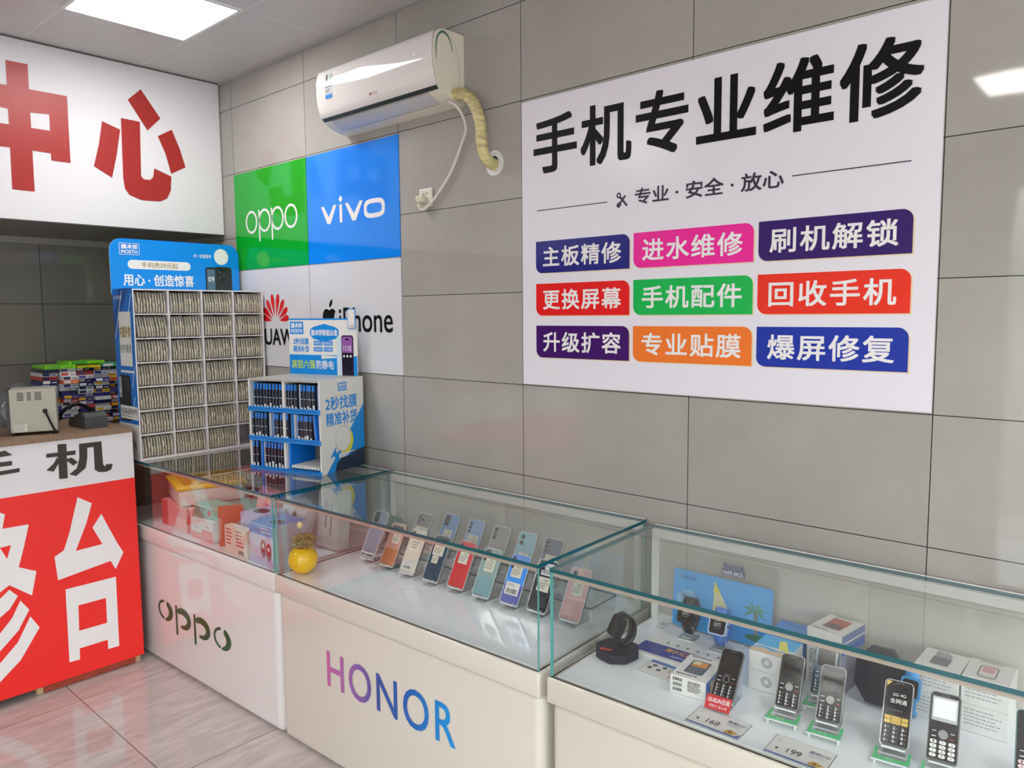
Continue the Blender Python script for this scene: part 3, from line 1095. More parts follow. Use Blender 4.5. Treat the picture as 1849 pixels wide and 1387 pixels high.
def swash(q, cx, cz, rx, rz, a0, a1, w0, w1, h, m, T, n=18):
    o, i = [], []
    for k in range(n + 1):
        f = k / n
        a = R(a0 + (a1 - a0) * f)
        wdt = w0 + (w1 - w0) * math.sin(PI * min(1, 0.15 + f * 0.85)) if w1 > w0 else w0
        o.append((cx + rx * math.cos(a), cz + rz * math.sin(a)))
        i.append((cx + (rx - wdt) * math.cos(a), cz + (rz - wdt * 0.9) * math.sin(a)))
    q.add([(x, z, h) for x, z in o + i], [(k, k + 1, n + 2 + k, n + 1 + k) for k in range(n)], m, False, T)


lw = xs1 - xs0
zc = 0.262
rz_ = 0.047
for k, f in enumerate((0.1, 0.365, 0.63, 0.9)):
    X = xs0 + lw * f
    rx = lw * 0.112
    if k in (0, 3):
        swash(q, X, zc, rx, rz_, 100, 255, 0.013, 0.013, 0.0008, GIN, T)
        swash(q, X, zc, rx, rz_, 75, -95, 0.012, 0.036, 0.0008, GIN, T)
    else:
        q.rect(X - rx, X - rx + 0.016, zc - 0.085, zc + 0.047, 0.0008, GIN, T)
        swash(q, X, zc, rx, rz_, 150, -112, 0.014, 0.036, 0.0009, GIN, T)
q.build('lettering', C1)
# gradient lettering
m = bpy.data.materials.new('gradient_logo')
m.use_nodes = True
n = m.node_tree
g = n.nodes.new('ShaderNodeTexCoord')
s = n.nodes.new('ShaderNodeSeparateXYZ')
n.links.new(g.outputs['Generated'], s.inputs[0])
c = n.nodes.new('ShaderNodeValToRGB')
for k, (p, col) in enumerate(((0.0, (196, 96, 160)), (0.2, (152, 96, 168)), (0.45, (40, 76, 156)), (0.7, (16, 96, 184)), (1.0, (8, 146, 224)))):
    e = c.color_ramp.elements[k] if k < 2 else c.color_ramp.elements.new(p)
    e.position = p
    e.color = lin(col)
n.links.new(s.outputs[0], c.inputs[0])
n.links.new(c.outputs[0], n.nodes['Principled BSDF'].inputs['Base Color'])
n.nodes['Principled BSDF'].inputs['Roughness'].default_value = 0.25
q = MB()
xa, za = cl(M2c, 590, 1175)
xb, zb = cl(M2c, 593, 1236)
xe, ze = cl(M2c, 823, 1352)
q.text('HONOR', xa, xe - 0.002, (zb + ze) / 2 - 0.004, za + 0.002, 0.0008, m, 0.008, T, space=1.14)
q.build('lettering', C2)

# ------------------------------------------------------------------ phone case rack
RZ = ZT + 0.0009
M = frame((0.27, -0.652, RZ), (0, 1, 0), (0, 0, 1))
RW, RH, RD = 0.632, 0.772, 0.215
t = thing('phone_case_rack', 'tall white pigeonhole rack with a blue header, packed with phone cases', 'display rack', M)
RWH = mat('rack_white', (226, 222, 226), 0.35)
q = MB()
T_ = 0.006
q.box(0, T_, 0, RH, -RD, 0, RWH)
q.box(RW - T_, RW, 0, RH, -RD, 0, RWH)
q.box(T_, RW - T_, 0, 0.01, -RD, 0, RWH)
q.box(T_, RW - T_, RH - T_, RH, -RD, 0, RWH)
q.box(T_, RW - T_, 0.01, RH - T_, -RD, -RD + 0.004, RWH)
q.build('carcass', t)
pitchx = RW / 4
rowz = [0.010 + k * 0.1087 for k in range(8)]
for k in range(1, 4):
    q = MB()
    q.box(k * pitchx - 0.003, k * pitchx + 0.003, 0.01, RH - T_, -RD + 0.004, -0.0005, RWH)
    q.build('divider', t)
for k in range(1, 7):
    for j in range(4):
        q = MB()
        q.box(j * pitchx + (0.0061 if j == 0 else 0.0032), (j + 1) * pitchx - (0.0061 if j == 3 else 0.0032), rowz[k] - 0.005, rowz[k], -RD + 0.0045, -0.001, RWH)
        q.build('shelf', t)
# printed left side
TS = frame((-0.0008, 0, -RD), (0, 0, 1), (0, 1, 0))     # x: back to front, y up, faces the shop (local -x)
q = MB()
q.rect(0, RD, 0.165, RH + 0.004, 0.0004, mat('side_blue', (12, 110, 205), 0.3), TS)
q.rect(0, RD, 0, 0.165, 0.0004, CARD, TS)
q.poly([(0.07, RH + 0.004), (RD * 0.8, RH + 0.004), (0.02, RH - 0.2), (0, RH - 0.2), (0, RH - 0.12)], 0.0006, mat('side_blue_dark', (8, 74, 160), 0.3), TS)
for x0, y0, x1, y1 in ((0.1, RH - 0.005, 0.005, RH - 0.22), (0.2, RH - 0.02, 0.14, RH - 0.16), (0.19, 0.29, 0.13, 0.17), (0.2, 0.43, 0.165, 0.33)):
    q.poly([(x0, y0), (x0 + 0.007, y0), (x1 + 0.007, y1), (x1, y1)], 0.0007, mat('line_pale', (190, 224, 246), 0.3), TS)
q.rect(0.055, 0.185, RH - 0.345, RH - 0.1, 0.0008, CARD, TS)
q.rect(0.05, 0.2, RH - 0.375, RH - 0.365, 0.0008, CARD, TS)
q.text('内膜外软', 0.06, 0.18, RH - 0.215, RH - 0.165, 0.0011, mat('gold_ink', (150, 126, 40), 0.4), 0.02, TS)
q.text('内外兼修', 0.06, 0.18, RH - 0.285, RH - 0.245, 0.0011, GREY, 0.01, TS)
q.text('用心·创造惊喜', 0.012, 0.1, RH - 0.045, RH - 0.026, 0.0009, WINK, 0.0, TS)
q.poly(rr(0.02, 0.15, 0.175, 0.385, 0.02), 0.0009, mat('phone_black', (24, 26, 30), 0.3), TS)
q.rect(0.022, 0.05, 0.28, 0.375, 0.001, mat('screen_pale', (150, 170, 180), 0.3), TS)
q.poly(rr(0.09, 0.14, 0.31, 0.375, 0.012), 0.0011, mat('phone_black2', (44, 46, 52), 0.3), TS)
q.text('09', 0.025, 0.048, 0.3, 0.325, 0.0012, WINK, 0.0, TS)
q.rect(0.025, RD - 0.003, 0.185, 0.245, 0.0013, CARD, TS)
q.text('专注高品质保护壳', 0.032, RD - 0.012, 0.207, 0.235, 0.0015, BLACK, 0.01, TS)
q.lines(0.03, RD - 0.02, 0.19, 0.2, 1, 0.0015, GREY, TS)
q.text('DC', 0.075, 0.13, 0.12, 0.145, 0.0008, BLACK, 0.0, TS)
q.text('膜能节电', 0.05, 0.18, 0.05, 0.09, 0.0008, mat('olive_ink', (110, 104, 60), 0.4), 0.01, TS)
q.build('side_print', t, 'blue printed side with a dark phone picture')
# header board
HB = mat('header_blue', (6, 136, 226), 0.3)
q = MB()
q.prism(rr(-0.006, 0.626, -0.02, 0.238, 0.055, 8, '0011'), -0.004, 0.0, HB, Matrix.Translation((0, RH, -RD + 0.002)), side=CARD)
hb = q.build('header_board', t, 'blue header board with white lettering')
TH = Matrix.Translation((0, RH, -RD + 0.0024))
q = MB()


def mosth(q, x0, x1, y0, y1, h, T, fillm=None, ink=None):
    ink = ink or WINK
    if fillm:
        q.rect(x0, x1, y0, y1, h - 0.0003, fillm, T)
    else:
        b = (y1 - y0) * 0.035
        for r_ in ((x0, x1, y0, y0 + b), (x0, x1, y1 - b, y1), (x0, x0 + b, y0, y1), (x1 - b, x1, y0, y1)):
            q.rect(*r_, h, ink, T)
    wx, hy = x1 - x0, y1 - y0
    q.text('膜术师', x0 + wx * 0.1, x1 - wx * 0.1, y0 + hy * 0.5, y1 - hy * 0.12, h, ink, 0.03, T)
    q.text('MOSTH', x0 + wx * 0.1, x1 - wx * 0.1, y0 + hy * 0.12, y0 + hy * 0.4, h, ink, 0.03, T)


mosth(q, 0.038, 0.128, 0.164, 0.218, 0.0006, TH)
q.poly(rr(0.072, 0.37, 0.1, 0.141, 0.02), 0.0006, CARD, TH)
q.text('手机壳29元起', 0.135, 0.307, 0.108, 0.133, 0.001, mat('gold_ink', (150, 126, 40), 0.4), 0.01, TH)
q.text('用心 · 创造惊喜', 0.05, 0.383, 0.022, 0.076, 0.0006, WINK, 0.018, TH)
q.text('扫一扫查型号', 0.388, 0.478, 0.166, 0.184, 0.0006, WINK, 0.01, TH)
q.poly(ell(0.531, 0.176, 0.038, 0.04), 0.0006, CARD, TH)
q.poly(rr(0.445, 0.53, -0.01, 0.122, 0.014, 6, '0011'), 0.0007, mat('phone_black', (24, 26, 30), 0.3), TH)
q.rect(0.452, 0.5, -0.01, 0.112, 0.0009, mat('screen_dusk', (84, 110, 130), 0.25), TH)
q.text('09', 0.458, 0.49, 0.05, 0.075, 0.0012, WINK, 0.0, TH)
q.poly(rr(0.494, 0.584, -0.01, 0.126, 0.016, 6, '0011'), 0.0013, mat('case_green', (30, 40, 38), 0.3), TH)
q.poly(rr(0.506, 0.553, 0.055, 0.115, 0.012), 0.0016, mat('case_cam', (20, 26, 26), 0.2), TH)
for a, b in ((0.519, 0.1), (0.519, 0.072), (0.541, 0.086)):
    q.poly(ell(a, b, 0.0085, 0.0085, 16), 0.0019, mat('lens_dark', (44, 54, 62), 0.1), TH)
q.build('header_print', hb)

# 297 cases: two-lobed frosted blister cards standing on edge
CM = [mat('case_body_a', (190, 182, 168), 0.28), mat('case_body_b', (204, 196, 184), 0.28), mat('case_body_c', (176, 168, 156), 0.28)]
CT = [mat('case_tab_a', (222, 212, 190), 0.4), mat('case_tab_b', (236, 226, 200), 0.4)]
CN = [mat('case_core_a', (56, 74, 96), 0.35), mat('case_core_b', (120, 118, 112), 0.35), mat('case_core_c', (92, 88, 84), 0.35)]
case_meshes = []
rnd = random.Random(9)
for k in range(9):
    q = MB()
    hgt = 0.095 + rnd.uniform(-0.003, 0.002)
    T = frame((0, 0, 0), (0, 0, -1), (0, 1, 0))        # profile in depth/height, thickness along x
    out = rr(-0.002, 0.16, 0.0, hgt, 0.016, 5)
    q.prism(out, 0.0, 0.0052, rnd.choice(CM), T)
    q.prism(rr(0.012, 0.15, 0.004, hgt - 0.004, 0.012, 4), -0.0034, 0.0, rnd.choice(CN), T)
    hy = hgt * rnd.uniform(0.36, 0.6)
    q.prism(rr(-0.0075, 0.01, hy - 0.013, hy + 0.013, 0.006, 4), 0.0014, 0.0046, rnd.choice(CT), T)
    q.prism(rr(-0.004, 0.006, 0.006, 0.03, 0.004, 3), 0.001, 0.005, CM[1], T)
    case_meshes.append(q.mesh('phone_case'))
MI = M
for rI in range(7):
    for cI in range(4):
        if rI == 0 and cI == 3:
            continue
        x0 = cI * pitchx + 0.010
        wd = pitchx - 0.0185
        tilt = {(5, 0): 6, (3, 3): -6, (2, 0): 3, (6, 2): 4, (6, 3): 3}.get((rI, cI), 2)
        for k in range(11):
            o = bpy.data.objects.new('phone_case', rnd.choice(case_meshes))
            COL.objects.link(o)
            lean = 0.098 * math.tan(R(abs(tilt) + 0.6))
            lx = x0 + (lean if tilt > 0 else 0.0) + (wd - lean) * (k + 0.1) / 10.6
            o.matrix_world = MI @ Matrix.Translation((lx, rowz[rI] + 0.0016 * abs(tilt) / 6 + 0.0006, -0.012 + rnd.uniform(-0.004, 0.004))) @ Matrix.Rotation(R(tilt + rnd.uniform(-0.6, 0.6)), 4, 'Z')
            tag(o, 'frosted phone case %s from the left, %s row from top, %s column of rack' % (ORD[k], ORD[rI], ORD[cI]), 'phone case', 'phone cases in the pigeonhole rack')

# ------------------------------------------------------------------ screen film box
r = Vector((math.cos(R(14.5)), math.sin(R(14.5)), 0))
FLp = Vector((1.164, -0.305, RZ)) - r * 0.393
M = frame(FLp, r, (0, 0, 1)) @ Matrix.Diagonal((0.958, 1.0, 0.915, 1.0))
FW, FH, FD = 0.41, 0.385, 0.30
t = thing('screen_film_box', 'white and blue countertop box of screen films with a printed header card', 'display box', M)
q = MB()
q.box(0, 0.008, 0, FH, -FD, 0, CARD)
q.box(FW - 0.008, FW, 0, FH, -FD, 0, CARD)
q.box(0.008, FW - 0.008, FH - 0.008, FH, -FD, 0, mat('film_top', (178, 176, 170), 0.35))
q.box(0.008, FW - 0.008, 0, 0.01, -FD, 0.0, CYAN)
q.box(0.008, FW - 0.008, 0.01, FH - 0.008, -FD, -FD + 0.006, CARD)
q.build('carcass', t)
q = MB()
q.box(0.198, 0.21, 0.01, FH - 0.008, -FD + 0.006, -0.001, CARD)
q.build('divider', t)
FR_ = [0.012, 0.137, 0.262]
for k in (1, 2):
    for a, b in ((0.0082, 0.1975), (0.2105, FW - 0.0082)):
        q = MB()
        q.box(a, b, FR_[k] - 0.012, FR_[k] - 0.004, -FD + 0.0065, -0.001, CARD)
        q.build('shelf', t)
for k in range(3):
    q = MB()
    q.box(0.002, FW - 0.0005, FR_[k] - 0.014 if k else 0.0, FR_[k] + 0.006 if k else 0.014, 0.0002, 0.006, CYAN)
    for j in range(26):
        q.rbox(0.008 + j * 0.0152, 0.018 + j * 0.0152, FR_[k] - 0.006, FR_[k] + 0.002, 0.006, 0.0085, 0.001, mat('rail_dark', (6, 96, 176), 0.3), 1)
    q.build('shelf_rail', t, 'blue ribbed rail')
q = MB()
for j in range(10):
    q.rbox(0.234 + j * 0.016, 0.246 + j * 0.016, 0.0165, 0.03, -0.2, -0.004, 0.005, mat('rib_white', (222, 220, 220), 0.35), 3)
q.build('ribbed_insert', t, 'white ribbed insert in the empty compartment')
# right side print
TS = frame((FW + 0.0006, 0, 0), (0, 0, -1), (0, 1, 0))
q = MB()
q.rect(0, FD, 0, FH, 0.0002, CARD, TS)
q.poly([(0.03, 0), (FD, 0), (FD, FH * 0.7)], 0.0004, CYAN, TS)
mosth(q, 0.12, 0.18, FH - 0.05, FH - 0.015, 0.0009, TS, CYAN)
q.text('2秒找膜', 0.035, 0.25, FH - 0.125, FH - 0.07, 0.0007, CYAN, 0.02, TS)
q.text('精准补货', 0.035, 0.25, FH - 0.19, FH - 0.135, 0.0007, CYAN, 0.02, TS)
q.poly(ell(0.163, 0.123, 0.055, 0.055), 0.0006, mat('disc_yellow', (232, 222, 30), 0.3), TS)
q.poly(ell(0.148, 0.135, 0.055, 0.055), 0.0008, CARD, TS)
q.ring(ell(0.148, 0.135, 0.055, 0.055), ell(0.148, 0.135, 0.0535, 0.0535), 0.001, GREY, TS)
q.poly([(0.055, 0.062), (0.098, 0.108), (0.094, 0.078), (0.113, 0.09), (0.09, 0.05), (0.085, 0.068)], 0.0009, CYAN, TS)
q.poly(rr(0.115, 0.235, 0.052, 0.075, 0.011), 0.0008, CARD, TS)
q.text('扫一扫查型号', 0.122, 0.228, 0.056, 0.071, 0.001, CYAN, 0.0, TS)
NV = mat('navy_phone', (26, 42, 66), 0.3)
q.poly([(0.085, 0), (0.1, 0.035), (0.13, 0.055), (0.17, 0.057), (0.2, 0.07), (FD, 0.078), (FD, 0.0)], 0.0009, NV, TS)
q.poly([(0.2, 0.066), (FD, 0.073), (FD, 0.07), (0.205, 0.062)], 0.0011, mat('navy_light', (60, 84, 120), 0.3), TS)
q.build('side_print', t, 'white and blue printed side')
# header card at the back of the roof
q = MB()
q.prism(rr(0.004, 0.408, 0.0, 0.25, 0.008), 0, 0.004, CARD, Matrix.Translation((-0.022, FH, -FD)))
hb = q.build('header_card', t, 'white and blue header card')
TH = Matrix.Translation((-0.022, FH, -FD + 0.0044))
q = MB()
q.rect(0.004, 0.408, 0, 0.088, 0, CYAN, TH)
q.poly([(0.2, 0.088), (0.3, 0.082), (0.408, 0.092), (0.408, 0.086), (0.2, 0.07)], 0.0003, CARD, TH)
q.rect(0.004, 0.408, 0.243, 0.25, 0.0, CYAN, TH)
mosth(q, 0.012, 0.095, 0.18, 0.236, 0.0006, TH, CYAN)
q.poly([(0.135, 0.175), (0.155, 0.16), (0.22, 0.145), (0.285, 0.16), (0.305, 0.175), (0.305, 0.2), (0.285, 0.212), (0.22, 0.226), (0.155, 0.212), (0.135, 0.2)], 0.0003, CYAN, TH)
q.text('膜术师智能云盒', 0.142, 0.298, 0.174, 0.2, 0.0007, WINK, 0.02, TH)
q.text('2秒找膜', 0.03, 0.125, 0.134, 0.162, 0.0005, CYAN, 0.02, TH)
q.text('精准补货', 0.03, 0.125, 0.1, 0.128, 0.0005, CYAN, 0.02, TH)
for a in (0.155, 0.215):
    for b in (0.103, 0.13):
        q.poly(rr(a, a + 0.053, b, b + 0.02, 0.004), 0.0004, CYAN, TH)
        q.text({(0.155, 0.13): '精准定位', (0.215, 0.13): '超强强化', (0.155, 0.103): '全屏防护', (0.215, 0.103): '无尘贴膜'}[(a, b)], a + 0.005, a + 0.048, b + 0.004, b + 0.016, 0.0008, WINK, 0, TH)
q.text('高铝六强', 0.018, 0.16, 0.026, 0.064, 0.0006, mat('lime_ink', (206, 226, 40), 0.35), 0.012, TH)
q.text('防静电', 0.168, 0.272, 0.026, 0.064, 0.0006, WINK, 0.012, TH)
q.poly(rr(0.292, 0.345, 0.0, 0.17, 0.012, 6, '0011'), 0.0005, mat('film_sheet', (206, 222, 232), 0.2), TH)
q.poly(rr(0.32, 0.388, 0.0, 0.176, 0.012, 6, '0011'), 0.0008, mat('phone_violet', (58, 34, 74), 0.2), TH)
q.poly(rr(0.324, 0.382, 0.1, 0.17, 0.01, 6, '0011'), 0.0011, mat('screen_violet', (150, 92, 170), 0.2), TH)
q.poly(rr(0.324, 0.382, 0.0, 0.1, 0.002), 0.0011, mat('screen_navy', (22, 18, 44), 0.2), TH)
q.poly(rr(0.342, 0.364, 0.154, 0.162, 0.004), 0.0014, BLACK, TH)
q.text('11:10', 0.331, 0.375, 0.108, 0.132, 0.0014, WINK, 0.0, TH)
for a in (0.334, 0.353, 0.372):
    q.poly(ell(a, 0.085, 0.0055, 0.0055, 14), 0.0014, CARD, TH)
q.build('header_print', hb)
q = MB()
q.prism(rr(0.36, 0.405, 0.205, 0.29, 0.006), 0.006, 0.0085, CYAN, Matrix.Translation((-0.022, FH, -FD)))
q.prism(rr(0.363, 0.402, 0.208, 0.287, 0.005), 0.0086, 0.009, CARD, Matrix.Translation((-0.022, FH, -FD)))
q.text('扫一扫查型号', 0.366, 0.399, 0.212, 0.22, 0.0094, BLACK, 0, Matrix.Translation((-0.022, FH, -FD)))
q.box(0.375, 0.39, 0.21, 0.24, 0.004, 0.006, CARD, Matrix.Translation((-0.022, FH, -FD)))
q.build('tag_card', hb, 'small white tag card with blue rim')
# films
fm = []
rnd = random.Random(21)
FB = [mat('film_blue', (18, 122, 226), 0.25), mat('film_navy', (22, 28, 44), 0.25), mat('film_line', (150, 186, 214), 0.3), CARD, mat('film_clear', (178, 192, 204), 0.2)]
for k in range(6):
    q = MB()
    hh, wd, dp = 0.108, 0.0128, 0.16
    q.box(0, wd, 0, hh, -dp, 0, FB[1] if k < 4 else (FB[0] if k == 4 else FB[4]))
    z_ = 0.0006
    if k < 4:
        q.rect(0.001, wd - 0.001, hh * 0.76, hh * 0.99, z_, FB[0])
        q.rect(0, wd, hh * 0.44, hh * 0.465, z_, FB[2])
        q.rect(0.0015, wd - 0.002, 0.0, hh * (0.14 + 0.05 * (k % 3)), z_, CARD)
        q.rect(0, 0.0012, 0, hh, z_ * 1.2, FB[4])
    elif k == 4:
        q.rect(0, 0.002, 0, hh, z_, FB[4])
    fm.append(q.mesh('screen_film'))
rown = ('bottom', 'middle', 'top')


def film(lx, row, k, dz=0.0, dx=0.0, which=''):
    o = bpy.data.objects.new('screen_film', fm[k])
    COL.objects.link(o)
    o.matrix_world = M @ Matrix.Translation((lx, FR_[row] + 0.0005 - (0.0038 if row else 0.0014), -0.004 + dz)) @ Matrix.Rotation(R(dx), 4, 'Z')
    tag(o, 'boxed screen film, %s in the countertop film box' % which, 'screen film', 'boxed screen films in the countertop box')


for row, col, ks in ((2, 0, '4000102031'), (2, 1, '00105001024'), (1, 0, '0120354010'), (1, 1, '045410120'), (0, 0, '0045012013')):
    x0 = 0.012 if col == 0 else 0.2135
    wd = (0.196 if col == 0 else 0.4) - x0
    st = wd / 11.0 if len(ks) > 10 else wd / len(ks) if (row, col) != (1, 1) else 0.0163
    for i, k in enumerate(ks):
        film(x0 + st * i, row, int(k), rnd.uniform(-0.004, 0.001) - (0.012 if k in '45' else 0), 0.0, '%s from left, %s %s compartment' % (ORD[i], rown[row], ('left', 'right')[col]))
film(0.369, 1, 4, -0.006, 5, 'plain blue and leaning, middle right compartment')
film(0.383, 1, 4, -0.02, 3, 'plain blue, far right of the middle row')
film(0.2135, 0, 4, -0.01, 0, 'alone beside the ribbed insert, bottom right compartment')
M5 = M @ Matrix.Translation((0.30, 0.0312, -0.17))
q = MB()
q.box(0, 0.088, 0, 0.062, -0.05, 0, FB[1])
q.text('Tempered', 0.02, 0.085, 0.014, 0.03, 0.0006, mat('tan_ink', (170, 140, 110), 0.4), 0)
b = q.build('film_carton')
b.matrix_world = M5
tag(b, 'dark carton lying at the back of the nearly empty film compartment', 'carton')

# ------------------------------------------------------------------ goods in the glass counters
DK = ZD + 0.0021


def carton(label, M, wd, dp, hh, m, front=None, top=None, side=None, name='product_box', cat='box', group=None):
    """closed carton: origin front-left-bottom, x along the front, y into depth, z up"""
    q = MB()
    q.rbox(0, wd, 0, dp, 0, hh, 0.0012, m, 1)
    if front:
        front(q, frame((0, -0.0004, 0), (1, 0, 0), (0, 0, 1)))
    if top:
        top(q, frame((0, 0, hh + 0.0004), (1, 0, 0), (0, 1, 0)))
    if side:
        side(q, frame((wd + 0.0004, 0, 0), (0, 1, 0), (0, 0, 1)))
    o = q.build(name)
    o.matrix_world = M
    return tag(o, label, cat, group)


def tilt(x, y, z, rz=0, rx=0, ry=0):
    return Matrix.Translation((x, y, z)) @ Matrix.Rotation(R(rz), 4, 'Z') @ Matrix.Rotation(R(ry), 4, 'Y') @ Matrix.Rotation(R(rx), 4, 'X')


PINK = mat('box_pink', (232, 150, 150), 0.4)
DPINK = mat('box_rose', (206, 84, 88), 0.4)
MINT = mat('box_mint', (128, 186, 172), 0.4)
DMINT = mat('box_deep_mint', (112, 142, 128), 0.4)
LIL = mat('box_lilac', (186, 174, 214), 0.4)
ORB = mat('box_orange', (196, 96, 62), 0.45)
CREAM = mat('box_cream', (232, 212, 196), 0.45)
SKYB = mat('box_sky', (96, 150, 220), 0.35)
TANW = mat('tan_ink', (170, 140, 110), 0.4)
G1 = 'boxed accessories heaped in the green lettered counter'


def fr_pink(q, T):
    for a in (0.03, 0.075, 0.115):
        q.rect(a, a + 0.014, 0.03, 0.06, 0.0003, DPINK, T)


def fr_bars(q, T):
    q.lines(0.012, 0.13, 0.02, 0.09, 6, 0.0003, GREY, T)
    q.bars(0.085, 0.12, 0.012, 0.03, 0.0004, BLACK, T)


carton('rose pink box at the far left end under the yellow lidded tray', at(0.315, -0.59, DK, 6), 0.15, 0.2, 0.115, PINK, lambda q, T: q.rect(0, 0.05, 0, 0.115, 0.0002, DPINK, T), group=G1)
# lidded tray
Mt = at(0.255, -0.535, DK + 0.1162, -16)
t = thing('lidded_tray', 'white storage tray with a bright yellow lid on top of the rose pink box', 'tray', Mt)
q = MB()
q.rbox(0.005, 0.30, 0.005, 0.28, 0, 0.07, 0.008, mat('tray_pale', (230, 212, 206), 0.3), 3)
T = frame((0, 0.0045, 0), (1, 0, 0), (0, 0, 1))
for a in (0.03, 0.055, 0.08):
    q.rect(a, a + 0.011, 0.028, 0.058, 0.0004, mat('maroon_ink', (120, 52, 48), 0.4), T)
q.build('tub', t)
q = MB()
q.rbox(-0.005, 0.31, -0.005, 0.29, 0.0705, 0.088, 0.006, mat('lid_yellow', (238, 186, 30), 0.25), 3)
for k in range(4):
    q.rbox(0.03, 0.275, 0.03 + k * 0.065, 0.07 + k * 0.065, 0.088, 0.092, 0.003, mat('lid_amber', (214, 150, 30), 0.3), 2)
q.build('lid', t, 'ribbed yellow lid')
carton('pale pink upright box left of the small white cartons', at(0.475, -0.598, DK, 4), 0.13, 0.09, 0.112, mat('box_pale_pink', (236, 178, 174), 0.4), lambda q, T: (q.rect(0.09, 0.115, 0, 0.112, 0.0002, DPINK, T), q.rect(0, 0.09, 0.06, 0.1, 0.0002, PINK, T)), group=G1)
carton('small white carton with a thin caption left of the orange board', at(0.625, -0.602, DK, 3), 0.082, 0.07, 0.088, CARD, lambda q, T: (q.rect(0, 0.082, 0, 0.03, 0.0002, PINK, T), q.text('audio', 0.03, 0.055, 0.05, 0.058, 0.0004, GREY, 0, T)), group=G1)
carton('second small white carton with a pink foot beside the orange board', at(0.715, -0.6, DK, 3), 0.085, 0.07, 0.092, CARD, lambda q, T: (q.rect(0, 0.085, 0, 0.05, 0.0002, PINK, T), q.text('audio', 0.03, 0.055, 0.062, 0.07, 0.0004, GREY, 0, T)), group=G1)
carton('grey white carton under the stacked mint boxes', at(0.6, -0.46, DK, 2), 0.22, 0.2, 0.075, mat('box_grey', (150, 140, 138), 0.45), group=G1)
carton('flat deep mint box, lower of the two mint boxes', at(0.6, -0.46, DK + 0.0755, -5), 0.22, 0.14, 0.042, DMINT, lambda q, T: q.rect(0.004, 0.216, 0.034, 0.04, 0.0003, CARD, T), group=G1)
carton('flat mint box with a red square, upper of the two mint boxes', tilt(0.63, -0.588, DK + 0.0928, 5, 0, 0), 0.18, 0.1, 0.05, MINT, lambda q, T: (q.rect(0, 0.18, 0.046, 0.05, 0.0003, CARD, T), q.rect(0.1, 0.125, 0.012, 0.034, 0.0003, DPINK, T), q.rect(0.0, 0.08, 0.004, 0.044, 0.0002, DMINT, T)), group=G1)
carton('orange brown board standing on edge beside the cream carton', tilt(0.845, -0.592, DK, 62, 0, 0), 0.1, 0.012, 0.165, ORB, group=G1)


def fr_bottle(q, T):
    q.poly(rr(0.05, 0.07, 0.03, 0.13, 0.01), 0.0004, DPINK, T)
    q.poly(rr(0.055, 0.09, 0.12, 0.15, 0.01), 0.0003, mat('box_blush', (240, 196, 190), 0.4), T)


carton('pink box with a bottle picture leaning among the accessory boxes', tilt(0.855, -0.455, DK + 0.036, 16, -10, 8), 0.12, 0.1, 0.195, PINK, fr_bottle, group=G1)
carton('white box with a green stick picture leaning behind the blue topped box', tilt(0.985, -0.425, DK + 0.068, 8, -8, 24), 0.13, 0.08, 0.155, CARD, lambda q, T: q.poly([(0.05, 0.06), (0.066, 0.052), (0.085, 0.115), (0.07, 0.125)], 0.0004, mat('stick_green', (70, 140, 110), 0.4), T), group=G1)
carton('white blister box standing in the right rear of the accessory heap', tilt(1.15, -0.335, DK + 0.0065, 3, -6, 0), 0.13, 0.06, 0.24, mat('box_pearl', (218, 220, 218), 0.3), lambda q, T: (q.rect(0.05, 0.058, 0.08, 0.17, 0.0003, GREY, T), q.rect(0.085, 0.09, 0.05, 0.18, 0.0003, GREY, T), q.poly(ell(0.054, 0.175, 0.012, 0.016), 0.0003, LIL, T)), group=G1)


def fr_cups(q, T):
    q.rect(0, 0.155, 0.115, 0.152, 0.0002, SKYB, T)
    q.rect(0, 0.155, 0, 0.03, 0.0002, LIL, T)
    for a, b in ((0.092, 0.075), (0.128, 0.066)):
        q.poly(ell(a, b - 0.014, 0.017, 0.03), 0.0003, mat('cup_grey', (120, 120, 128), 0.3), T)
        q.poly(ell(a, b, 0.017, 0.024), 0.0005, mat('cup_red', (176, 54, 60), 0.3), T)
        q.poly(ell(a, b + 0.002, 0.007, 0.009), 0.0007, CARD, T)
    q.lines(0.075, 0.15, 0.12, 0.145, 2, 0.0004, CARD, T)


def tp_blue(q, T):
    q.rect(0, 0.155, 0, 0.15, 0.0002, SKYB, T)
    q.poly(ell(0.1, 0.06, 0.035, 0.025), 0.0004, DARKP, T)


carton('blue topped box with two red cups on its front at the right corner', at(1.11, -0.602, DK, 2), 0.155, 0.15, 0.155, mat('box_lavender', (206, 204, 226), 0.4), fr_cups, tp_blue, group=G1)
carton('lilac fronted box with a grey picture behind the cream text carton', at(0.975, -0.565, DK, 2), 0.125, 0.13, 0.162, LIL, lambda q, T: q.lines(0.02, 0.1, 0.1, 0.12, 2, 0.0004, GREY, T), lambda q, T: q.poly(ell(0.06, 0.06, 0.04, 0.03), 0.0004, DARKP, T), group=G1)
carton('cream carton printed with small text rows at the front of the heap', at(0.925, -0.608, DK, 2), 0.16, 0.035, 0.11, CREAM, lambda q, T: (q.lines(0.012, 0.06, 0.03, 0.1, 5, 0.0003, DPINK, T), q.lines(0.085, 0.14, 0.03, 0.1, 5, 0.0003, DPINK, T, seed=2), q.bars(0.1, 0.14, 0.008, 0.024, 0.0004, GREY, T)), group=G1)
carton('rose box lying at the very back of the accessory heap', at(0.3, -0.25, DK, 0), 0.3, 0.12, 0.2, DPINK, lambda q, T: (q.rect(0, 0.3, 0.14, 0.2, 0.0003, CARD, T), q.lines(0.03, 0.26, 0.15, 0.17, 1, 0.0005, BLACK, T)), group=G1)

